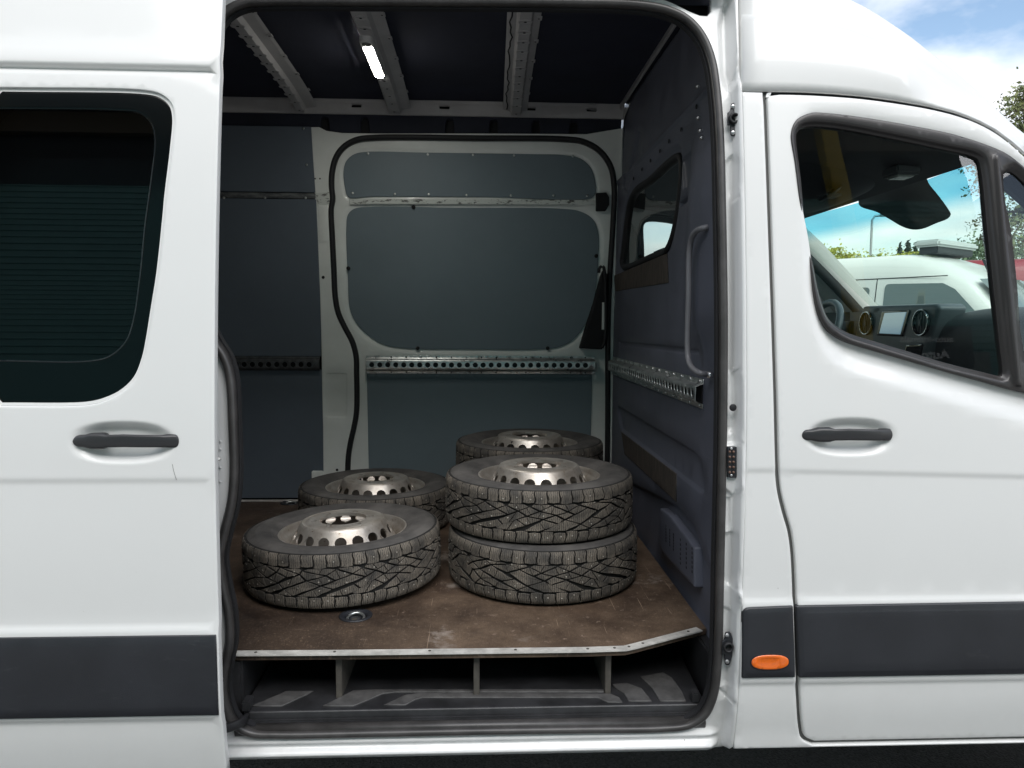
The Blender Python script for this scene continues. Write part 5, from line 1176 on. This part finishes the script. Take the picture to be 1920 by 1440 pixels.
p = at_z(1690, 317, 2.035); lb_ = MB().box((p[0] - .04, p[1] - .045, 2.012), (p[0] + .04, p[1] + .045, 2.04)).build('reading_lamp', CABGREY, hl_, bevel=.006)
MB().box((p[0] - .028, p[1] - .03, 2.006), (p[0] + .028, p[1] + .03, 2.014)).build('lamp_lens', pbr('cab_lamp_lens', (.45, .46, .44), .15, coat=.5), lb_, bevel=.003)
g = at_z(1556, 361, 2.00); V, Fc = lathe([(.046, 0), (.046, .006), (.040, .010), (.038, .004), (0, .004)], 28); gr = mk('speaker_grille', [(g[0] + p_[0] * .75, g[1] + p_[1], g[2] - p_[2] + p_[0] * .55) for p_ in V], Fc, CABGREY, hl_)
for i in range(7): q = -.03 + .01 * i; MB().box((g[0] - .027, g[1] + q - .0022, g[2] - .016), (g[0] + .027, g[1] + q + .0022, g[2] - .008)).build('grille_slat', DASHL, gr)
# dark sensor shroud printed and moulded on the glass
fr = crom([(1610, 383), (1645, 398), (1671, 413), (1692, 425), (1711, 430.5), (1730, 429), (1757, 418), (1777, 410), (1783, 402), (1778, 392), (1760, 367), (1741, 343), (1735, 328), (1700, 300), (1640, 330)], 8, True)
fb = [ws_hit(u, v, -.012) for u, v in fr]; fb2 = [ws_hit(u, v, -.004) for u, v in fr]; n = len(fb); c = np.mean(fb, 0); V = list(fb) + list(fb2) + [c]
mk('sensor_shroud', V, [(i, (i + 1) % n, 2 * n) for i in range(n)] + [(i, (i + 1) % n, n + (i + 1) % n, n + i) for i in range(n)], PLASTIC, ws)
for sg in (0, 1):
    my = lambda y: W - y if sg else y
    if sg: path = [(1.40, my(.185), 2.06), (1.58, my(.18), 1.975), (1.69, my(.175), 1.885), (1.85, my(.165), 1.74), (2.02, my(.155), 1.575), (2.25, my(.14), 1.36)]
    else: path = [(1.32, .19, 2.075), (1.40, .19, 2.03), (1.53, .185, 1.932), (1.70, .175, 1.785), (1.90, .16, 1.61), (2.25, .14, 1.34)]
    V, Fc = sweep(crom(path, .05), [(-.036, -.02), (.036, -.03), (.042, .01), (.02, .030), (-.02, .030), (-.042, .01)], up=(.6, 0, .8)); mk('pillar_trim', V, Fc, CABIN, van)
# dashboard
dp = [(2.28, 1.40), (2.10, 1.50), (1.92, 1.565), (1.80, 1.585), (1.735, 1.575), (1.705, 1.545), (1.70, 1.48), (1.735, 1.36), (1.76, 1.18), (1.80, .90), (2.25, .80)]
V = []; Fc = []; ys = np.linspace(.13, W - .13, 30)
for y in ys:
    b = .02 * math.exp(-((y - .55) / .25) ** 2) - .02 * math.exp(-((y - .95) / .18) ** 2)
    V += [(x - (.03 * math.sin(min(1, max(0, (1.6 - z) / .4)) * math.pi) if x < 1.9 else 0), y, z + (b if 1.4 < z else 0)) for x, z in crom(dp, .05)]
n = len(V) // len(ys); Fc = [(i * n + j, i * n + j + 1, (i + 1) * n + j + 1, (i + 1) * n + j) for i in range(len(ys) - 1) for j in range(n - 1)]
dash = mk('dashboard', V, Fc, DASH, van)
DXP = 1.648
dq = lambda pts: [tuple(at_x(u, v, DXP)[1:]) for u, v in pts]
dfn = lambda off: (lambda U, V, D: np.stack([DXP + off + D, U, V], 1))
con = panel('centre_stack', fillet(dq([(1598, 660), (1606, 606), (1618, 574), (1752, 569), (1762, 575), (1748, 622), (1728, 690), (1640, 690)]), .02), DASHL, dash, dfn(0), res=.06, e=.012, thick=.10)
panel('display_bezel', fillet(dq([(1655, 583), (1708, 581), (1694, 631), (1645, 629)]), .006), FRIT, con, dfn(-.004), res=.05, e=.002, thick=.01)
panel('display', fillet(dq([(1661, 587), (1702, 585), (1690, 627), (1651, 625)]), .003), SCREEN, con, dfn(-.006), res=.05, e=.0008, thick=.004)
for u, v in ((1626, 606), (1729, 605)):
    c = at_x(u, v, DXP); V, Fc = lathe([(.050, 0), (.050, .008), (.046, .011), (.042, .008), (.040, -.012), (0, -.012)], 32); ve = mk('air_vent', [(c[0] - p_[2], c[1] + p_[0], c[2] + p_[1]) for p_ in V], Fc, FRIT, con)
    V, Fc = tube([(c[0] - .009, c[1] + .047 * math.cos(a), c[2] + .047 * math.sin(a)) for a in np.linspace(0, 2 * math.pi, 36, endpoint=False)], .0025, 6, True, up=(1, 0, 0)); mk('vent_ring', V, Fc, CHROME, ve)
    for q in (-.016, 0, .016): h_ = math.sqrt(.04 ** 2 - q * q); MB().box((c[0] - .004, c[1] + q - .002, c[2] - h_), (c[0] + .006, c[1] + q + .002, c[2] + h_)).build('vent_blade', PLASTIC, ve)
    MB().box((c[0] - .010, c[1] - .006, c[2] - .012), (c[0] - .003, c[1] + .006, c[2] + .012)).build('vent_knob', PLASTIC, ve, bevel=.002)
panel('tray_lid', fillet(dq([(1700, 646), (1732, 644), (1724, 690), (1690, 690)]), .008), FRIT, con, dfn(-.003), res=.05, e=.003, thick=.01)
MB().box((1.62, 1.34, 1.40), (1.86, 1.80, 1.60)).build('instrument_hood', CABIN, dash, bevel=.04, seg=4)
wc = Vector((1.575, 1.555, 1.47)); wt = Vector((0, 1, 0)); wu = Vector((.42, 0, .907))
V, Fc = tube([wc + wt * (.195 * math.cos(a)) + wu * (.195 * math.sin(a)) for a in np.linspace(0, 2 * math.pi, 48, endpoint=False)], .0165, 10, True, up=(1, 0, -.4)); sw_ = mk('steering_wheel', V, Fc, DASHL, dash)
V, Fc = tube([wc + wt * .19, wc + wt * .05, wc - wt * .05, wc - wt * .19], .014, 8, up=(1, 0, 0)); mk('wheel_spoke', V, Fc, DASH, sw_)
MB().box((wc[0] - .02, wc[1] - .07, wc[2] - .06), (wc[0] + .03, wc[1] + .07, wc[2] + .06)).build('wheel_hub', DASH, sw_, bevel=.015)
for y0, y1, nm in ((1.30, 1.80, 'driver_seat'), (.24, .72, 'passenger_seat')):
    M = Matrix.Translation((.99, 0, 1.0)) @ Matrix.Rotation(R(-10), 4, 'Y')
    b = MB().box((-.05, y0, -.02), (.07, y1, .62), M).build(nm, CABIN, van, bevel=.035, seg=4)
    MB().box((.92, y0, .86), (1.42, y1, 1.0)).build('seat_cushion', CABIN, b, bevel=.04, seg=4)
    MB().box((-.05, (y0 + y1) / 2 - .13, .70), (.04, (y0 + y1) / 2 + .13, .90), M).build('headrest', CABIN, b, bevel=.04, seg=4)
    for dy in (-.05, .05): V, Fc = tube([M @ Vector((0, (y0 + y1) / 2 + dy, .60)), M @ Vector((0, (y0 + y1) / 2 + dy, .72))], .006, 6, up=(0, 1, 0)); mk('headrest_post', V, Fc, CHROME, b)
MB().box((.70, .10, .55), (2.2, W - .10, .60)).build('cab_floor', CABIN, van)
MB().box((2.2, .08, .40), (2.85, W - .08, 1.30)).build('front_end', WHITE, van, bevel=.12, seg=4)

# ================================================================== SURROUNDINGS
def asphalt():
    m = pbr('asphalt', (.05, .05, .052), .85, col2=(.075, .074, .072), vscale=1.3); nt = m.node_tree; L = nt.links; b = nt.nodes['Principled BSDF']; t = nt.nodes['Texture Coordinate']
    v = N(nt, 'ShaderNodeTexVoronoi'); v.inputs['Scale'].default_value = 130; L.new(t.outputs['Object'], v.inputs['Vector'])
    src = b.inputs['Base Color'].links[0].from_socket; mx = N(nt, 'ShaderNodeMix', data_type='RGBA', blend_type='MULTIPLY'); mx.inputs[0].default_value = .75; L.new(src, mx.inputs[6])
    r = N(nt, 'ShaderNodeMapRange'); r.inputs[3].default_value = .35; r.inputs[4].default_value = 1.7; L.new(v.outputs['Color'], r.inputs[0]); L.new(r.outputs[0], mx.inputs[7]); L.new(mx.outputs[2], b.inputs['Base Color'])
    bp = N(nt, 'ShaderNodeBump'); bp.inputs['Strength'].default_value = .8; bp.inputs['Distance'].default_value = -.006; L.new(v.outputs['Distance'], bp.inputs['Height']); L.new(bp.outputs[0], b.inputs['Normal']); return m
BOUNCE = pbr('worn_concrete', (.34, .335, .32), .85, col2=(.44, .43, .41), vscale=.8, bump=.3, bscale=60)
c_ = mk('concrete_apron', [(-30, -11.5, .004), (30, -11.5, .004), (30, -1.15, .004), (-30, -1.15, .004)], [(0, 1, 2, 3)], BOUNCE, None, False); tag(c_, kind='structure')  # unseen pale ground added in front to bounce light into the load bay
g_ = mk('asphalt_yard', [(-400, -400, 0), (400, -400, 0), (400, 400, 0), (-400, 400, 0)], [(0, 1, 2, 3)], asphalt(), None, False); tag(g_, kind='structure')
CLAD = pbr('dark_green_cladding', (.15, .33, .31), .5, var=.08); YEL = pbr('yellow_paint', (.60, .42, .04), .5, var=.1); BEAM = pbr('brown_beam', (.115, .085, .05), .6); SOFF = pbr('dark_soffit', (.03, .03, .033), .8)
# dealer's building behind the photographer; seen as a reflection in the glass
bY = -11.0
bld = empty('showroom_building', (2, bY - 4, 0)); tag(bld, 'dark green clad showroom with yellow columns and brown eaves beam, mirrored in the van glass', 'building')
def clad(x0, x1, ztop):
    prof = []; zq = .3
    while zq < ztop: prof += [(0, zq), (.0, zq + .10), (.03, zq + .115), (.03, zq + .135)]; zq += .15
    V = [(x, bY - .6 + a, z) for x in (x0, x1) for a, z in prof]; n = len(prof); mk('cladding', V, [(i, i + 1, n + i + 1, n + i) for i in range(n - 1)], CLAD, bld, smooth=False)
clad(-22, 9.9, 7.4)
MB().box((-22, bY - 9, 0), (10, bY - .62, 10.0)).build('wall', SOFF, bld)
MB().box((-22, bY - .6, 9.75), (10, bY + .15, 10.05)).build('soffit', SOFF, bld)
MB().box((-22, bY - .58, 9.0), (9.95, bY - .40, 9.55)).build('eaves_beam', BEAM, bld)
for x in (-16, -9.5, 7.03): MB().box((x - .17, bY - .38, 0), (x + .17, bY - .05, 9.75)).build('column', YEL, bld, bevel=.02)
MB().box((6.8, bY - .62, .4), (9.7, bY - .52, 3.2)).build('window', GLBG, bld)
sg_ = empty('shop_sign', (8.4, bY - .45, 3.3)); tag(sg_, 'white lettered shop sign on the dark showroom front, mirrored faintly in the front door glass', 'sign')
MB().box((7.45, bY - .52, 2.85), (9.35, bY - .47, 3.80)).build('sign_board', pbr('sign_dark', (.07, .08, .085), .5), sg_)
def text(body, x, z, size, bold=0):
    cu = bpy.data.curves.new('lettering', 'FONT'); cu.body = body; cu.size = size; cu.extrude = .006; cu.offset = bold
    to = bpy.data.objects.new('lettering_tmp', cu); COL.objects.link(to); dg = bpy.context.evaluated_depsgraph_get(); me = bpy.data.meshes.new_from_object(to.evaluated_get(dg)); bpy.data.objects.remove(to)
    M = Matrix.Translation((x, bY - .462, z)) @ Matrix.Rotation(math.pi, 4, 'Z') @ Matrix.Rotation(math.pi / 2, 4, 'X'); me.transform(M); me.materials.clear(); me.materials.append(LETTER); return link('lettering', me, sg_)
LETTER = pbr('sign_white', (.85, .85, .84), .5)
text('auto-kulmala', 8.97, 3.42, .20, .003); text('Auto', 8.86, 3.06, .26, .008)

# ---- vehicles parked beyond
def parked_van(name, loc, rot, mat, label, H=2.6, parts=True):
    M = Matrix.Translation(loc) @ Matrix.Rotation(rot, 4, 'Z'); o = empty(name, loc, Matrix.Rotation(rot, 4, 'Z')); tag(o, label, 'van')
    st = [(-3.3, H - .35), (-3.28, H - .06), (-3.1, H), (-1.5, H + .02), (.1, H), (.45, H - .05), (.80, H - .17), (1.08, H - .33), (1.22, H - .43), (1.45, H - .66), (1.75, H - .97), (2.0, 1.36), (2.08, 1.28), (2.35, 1.18), (2.60, 1.02), (2.72, .85), (2.76, .6)]
    def half(x, zr):
        r_ = []
        for f, w_ in ((0, .94), (.12, 1.0), (.35, 1.0), (.52, .985), (.68, .955), (.82, .915), (.91, .865), (.965, .78), (.99, .66), (1.0, .35), (1.003, 0)):
            nose = 1 - .12 * max(0, (x - 1.9) / .86) ** 2; r_.append((x, -w_ * nose, .38 + (zr - .38) * f))
        return r_
    secs = [half(x, z) for x, z in st]; full = [h + [(x, -y, z) for x, y, z in h[-2::-1]] for h in secs]; m_ = len(full[0]); V = [p for f in full for p in f]
    Fc = [(i * m_ + j, i * m_ + j + 1, (i + 1) * m_ + j + 1, (i + 1) * m_ + j) for i in range(len(full) - 1) for j in range(m_ - 1)] + [tuple(range(m_)), tuple((len(full) - 1) * m_ + j for j in range(m_ - 1, -1, -1))]
    mk('body', V, Fc, mat, o, True, True)
    yx = lambda z, zr: float(np.interp((z - .38) / (zr - .38), [0, .12, .35, .52, .68, .82, .91, .965, .99], [.94, 1, 1, .985, .955, .915, .865, .78, .66]))
    def glz(nm, pts, mt, off=.008, sides=(-1, 1), zr=H):
        for sg in sides:
            pq = fillet(pts, .07, 4); v2, f2 = cdt(ccw(resamp(pq, .12))); P_ = [(x, sg * (yx(z, zr) + off), z) for x, z in v2]; mk(nm, P_, f2, mt, o, True, True)
    glz('side_window', [(.02, 1.50), (1.48, 1.46), (1.42, 1.62), (1.02, 2.05), (.85, 2.14), (.02, 2.16)], GLBG)
    glz('rear_side_window', [(-1.55, 1.50), (-.30, 1.50), (-.20, 2.12), (-1.55, 2.12)], GLBG)
    for x in (-.12, 1.55): glz('door_gap', [(x, .55), (x + .014, .55), (x + .014, 2.25 if x < 0 else 1.45), (x, 2.25 if x < 0 else 1.45)], BLACK, .004)
    glz('roof_gutter', [(-3.2, 2.235), (.9, 2.235), (.9, 2.25), (-3.2, 2.25)], BLACK, .004)
    V = []; 
    for x, z, w_ in ((1.25, H - .45, .80), (1.45, H - .65, .84), (1.75, H - .955, .88), (1.97, 1.40, .90)): V += [(x + .014 + .05 * (1 - (t / w_) ** 2), t, z + .014 + .03 * (1 - (t / w_) ** 2)) for t in np.linspace(-w_, w_, 9)]
    mk('windshield', V, [(i * 9 + j, i * 9 + j + 1, i * 9 + j + 10, i * 9 + j + 9) for i in range(3) for j in range(8)], GLBG, o, True, True)
    MB().box((2.70, -.7, .75), (2.775, .7, .98)).build('grille', PLASTIC, o, bevel=.02, local=True)
    for sg in (-1, 1):
        MB().box((2.45, sg * .86 - .10, .86), (2.74, sg * .86 + .04, 1.06)).build('headlight', pbr('headlight_lens', (.6, .62, .64), .1) if 'headlight_lens' not in MATS else MATS['headlight_lens'], o, bevel=.03, local=True)
        MB().box((1.30, sg * 1.03 - .09, 1.42), (1.42, sg * 1.03 + .09, 1.72)).build('door_mirror', PLASTIC, o, bevel=.03, local=True)
        for x in (-2.1, 1.75):
            V, Fc = lathe([(.0, -.10), (.19, -.09), (.30, -.11), (.345, -.07), (.345, .07), (.30, .11), (.19, .09), (0, .10)], 28); mk('wheel', [(x + p[0], sg * .90 + p[2], .345 + p[1]) for p in V], Fc, DARKRUB, o, True, True)
    return o
BGW = pbr('parked_van_white', (.72, .72, .69), .4, coat=.5); RED = pbr('red_paint', (.28, .022, .035), .45, coat=.4)
pv = parked_van('parked_van', (6.85, 9.5, 0), R(-58), BGW, 'white minibus van with a light board on its roof, parked beyond the cab windows', 2.62)
MB().box((.25, -.62, 2.70), (.62, .62, 2.80)).build('roof_sign_board', pbr('roof_board', (.55, .58, .57), .35), pv, bevel=.03, local=True)
MB().box((.30, -.55, 2.60), (.57, .55, 2.705)).build('board_mount', PLASTIC, pv, bevel=.01, local=True)
MB().add([(1.02, -.02, 2.34), (1.20, -.02, 2.25), (1.20, .02, 2.25), (1.02, .02, 2.34), (.93, 0, 2.52), (.99, 0, 2.50)], [(0, 1, 5, 4), (3, 4, 5, 2), (1, 2, 5), (0, 4, 3), (0, 3, 2, 1)]).build('roof_antenna', PLASTIC, pv, local=True)
parked_van('red_van', (11.4, 12.2, 0), R(-35), RED, 'dark red van standing behind the white minibus, seen at the front edge of the glass', 2.85)

# ---- lamp post, hedges, trees
a_ = at_y(1634, 440, 25); top_z = at_y(1634, 405, 25)[2]
lp = empty('street_lamp', (a_[0], 25, 0)); tag(lp, 'slim grey street lamp with a short arm rising above the yellow-green hedge', 'street lamp'); LG = pbr('galvanised_post', (.30, .31, .31), .5, metal=.5)
V, Fc = tube([(a_[0], 25, 0), (a_[0], 25, top_z * .5), (a_[0], 25, top_z - .15), (a_[0] + .1, 25, top_z), (a_[0] + .35, 24.9, top_z + .02)], .042, 8, up=(0, 1, 0)); mk('post', V, Fc, LG, lp)
MB().box((a_[0] + .25, 24.8, top_z - .03), (a_[0] + .75, 25.0, top_z + .07)).build('lamp_head', LG, lp, bevel=.02)
def leaves(P_, size, rnd, droop=0.0):
    """one small folded leaf per point"""
    n = len(P_); V = np.zeros((n, 4, 3)); a = rnd.normal(size=(n, 3)); a /= np.linalg.norm(a, axis=1)[:, None]; b = np.cross(a, rnd.normal(size=(n, 3))); b /= np.linalg.norm(b, axis=1)[:, None]
    sz = size * rnd.uniform(.6, 1.35, n)[:, None]; V[:, 0] = P_ - a * sz; V[:, 1] = P_ + b * sz * .55; V[:, 2] = P_ + a * sz; V[:, 3] = P_ - b * sz * .55
    return V.reshape(-1, 3), [(4 * i, 4 * i + 1, 4 * i + 2, 4 * i + 3) for i in range(n)]
def leaf_mat(name, c1, c2, sc=1.3):
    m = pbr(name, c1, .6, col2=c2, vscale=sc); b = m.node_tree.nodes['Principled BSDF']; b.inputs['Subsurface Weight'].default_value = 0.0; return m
LBIR = leaf_mat('birch_leaf', (.10, .14, .050), (.24, .25, .10), 2.5); LHED = leaf_mat('hedge_leaf', (.08, .125, .065), (.18, .23, .11), .9); LYEL = leaf_mat('yellow_hedge_leaf', (.30, .33, .04), (.50, .48, .07), .9); LFIR = leaf_mat('fir_needle', (.018, .032, .022), (.04, .06, .035)); BARK = pbr('bark', (.12, .10, .085), .9, var=.3, vscale=5)
rn = np.random.RandomState(3)
def hedge(name, x0, x1, y0, y1, hgt, mat, label, n, size, wob):
    X = rn.uniform(x0, x1, n); Y = rn.uniform(y0, y1, n); top = hgt + wob * (np.sin(X * 1.7) + .6 * np.sin(X * 4.1 + 1) + .5 * np.sin(X * 9.3)) * .35
    Z = top * (1 - rn.uniform(0, 1, n) ** 2.2 * .9); sp = rn.uniform(size=n) < .05; Z[sp] += rn.uniform(0, wob, sp.sum())
    o = empty(name, ((x0 + x1) / 2, (y0 + y1) / 2, 0)); tag(o, label, 'hedge'); V, Fc = leaves(np.stack([X, Y, Z], 1), size, rn); f = mk('foliage', V, Fc, mat, o, False); f['kind'] = 'stuff'
    nx = int((x1 - x0) / 1.2)
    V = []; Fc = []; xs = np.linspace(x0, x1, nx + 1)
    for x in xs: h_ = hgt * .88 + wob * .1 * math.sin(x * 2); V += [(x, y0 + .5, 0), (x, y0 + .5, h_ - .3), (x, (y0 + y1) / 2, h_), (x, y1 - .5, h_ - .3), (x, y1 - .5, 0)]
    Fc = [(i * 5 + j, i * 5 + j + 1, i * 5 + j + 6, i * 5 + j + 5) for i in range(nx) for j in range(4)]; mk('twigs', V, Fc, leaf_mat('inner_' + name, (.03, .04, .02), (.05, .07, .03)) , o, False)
h1z = at_y(1600, 470, 24)[2]; hedge('yellow_hedge', 10.6, 15.3, 23, 26, h1z - .2, LYEL, 'yellow-green hedge below the street lamp, behind the white minibus', 24000, .05, .35)
h2z = at_y(1840, 452, 19)[2]; hedge('green_hedge', 13.2, 26, 18, 21.5, h2z - .15, LHED, 'grey-green hedge on the right, behind the red van', 42000, .052, .55)
def branch_tree(name, base, H, label, cat, rnd, leafmat, spread, nl, lsize, seedlow):
    o = empty(name, base); tag(o, label, cat); tb = MB(); P_ = []
    bx, by = base[0], base[1]
    path = [(bx + .15 * math.sin(k * .9), by + .1 * math.cos(k), H * k / 6.) for k in range(7)]; V, Fc = tube(path, .10, 8, up=(0, 1, 0)); n8 = 8
    V = [tuple(Vector(path[i // n8]) + (Vector(p) - Vector(path[i // n8])) * (1 - .8 * (i // n8) / 6)) for i, p in enumerate(V)]; mk('trunk', V, Fc, BARK, o)
    for k in range(34):
        z0 = H * rnd.uniform(seedlow, .97); a = rnd.uniform(0, 2 * math.pi); L = spread * (1.15 - z0 / H * .75) * rnd.uniform(.6, 1.1); q = np.array([bx, by, z0]); d = np.array([math.cos(a), math.sin(a), .25])
        pts = [q.copy()]
        for j in range(6): d = d + np.array([rnd.normal() * .18, rnd.normal() * .18, .02 - .05 * j]); q = q + d / np.linalg.norm(d) * L / 6; pts.append(q.copy())
        V, Fc = tube([tuple(p) for p in pts], .018, 5, up=(0, .3, 1)); tb.add(V, Fc)
        for j in range(1, 7):
            for _ in range(3):
                e = pts[j] + rnd.normal(size=3) * np.array([.28, .28, .22]); V, Fc = tube([tuple(pts[j]), tuple((pts[j] + e) / 2 + np.array([0, 0, .03])), tuple(e)], .006, 4, up=(.2, .3, 1)); tb.add(V, Fc)
                m_ = nl; t = rnd.uniform(0.1, 1.1, m_)[:, None]; P_.append(pts[j] + (e - pts[j]) * t + rnd.normal(size=(m_, 3)) * .075)
    tb.build('branches', BARK, o); V, Fc = leaves(np.concatenate(P_), lsize, rnd); f = mk('crown', V, Fc, leafmat, o, False); f['kind'] = 'stuff'
tb_ = at_y(1960, 300, 13); branch_tree('birch_tree', (tb_[0] + .35, 13, 0), 6.7, 'slender young birch with sparse leaves beside the cab roof on the right', 'tree', rn, LBIR, 2.6, 32, .043, .32)
for i, (u, v, lab) in enumerate(((1688, 456, 'leftmost of three small dark fir tops over the parked minibus roof'), (1703, 450, 'tallest, middle one of three dark fir tops over the parked minibus roof'), (1717, 455, 'rightmost of three dark fir tops over the parked minibus roof'))):
    p = at_y(u, v, 62); o = empty('fir_tree', (p[0], 62, 0)); tag(o, lab, 'tree', 'distant fir trees'); n = 900; h_ = rn.uniform(0, 1, n) ** .6; a = rn.uniform(0, 2 * math.pi, n); rr = (1 - (1 - h_)) * 0 + h_ * 1.5 * rn.uniform(.4, 1, n)
    V, Fc = leaves(np.stack([p[0] + rr * np.cos(a), 62 + rr * np.sin(a), p[2] - h_ * 5.0], 1), .20, rn); f = mk('crown', V, Fc, LFIR, o, False); f['kind'] = 'stuff'
    V, Fc = lathe([(.16, 0), (.05, p[2] - .2)], 6); mk('trunk', [(p[0] + q[0], 62 + q[1], q[2]) for q in V], Fc, BARK, o)
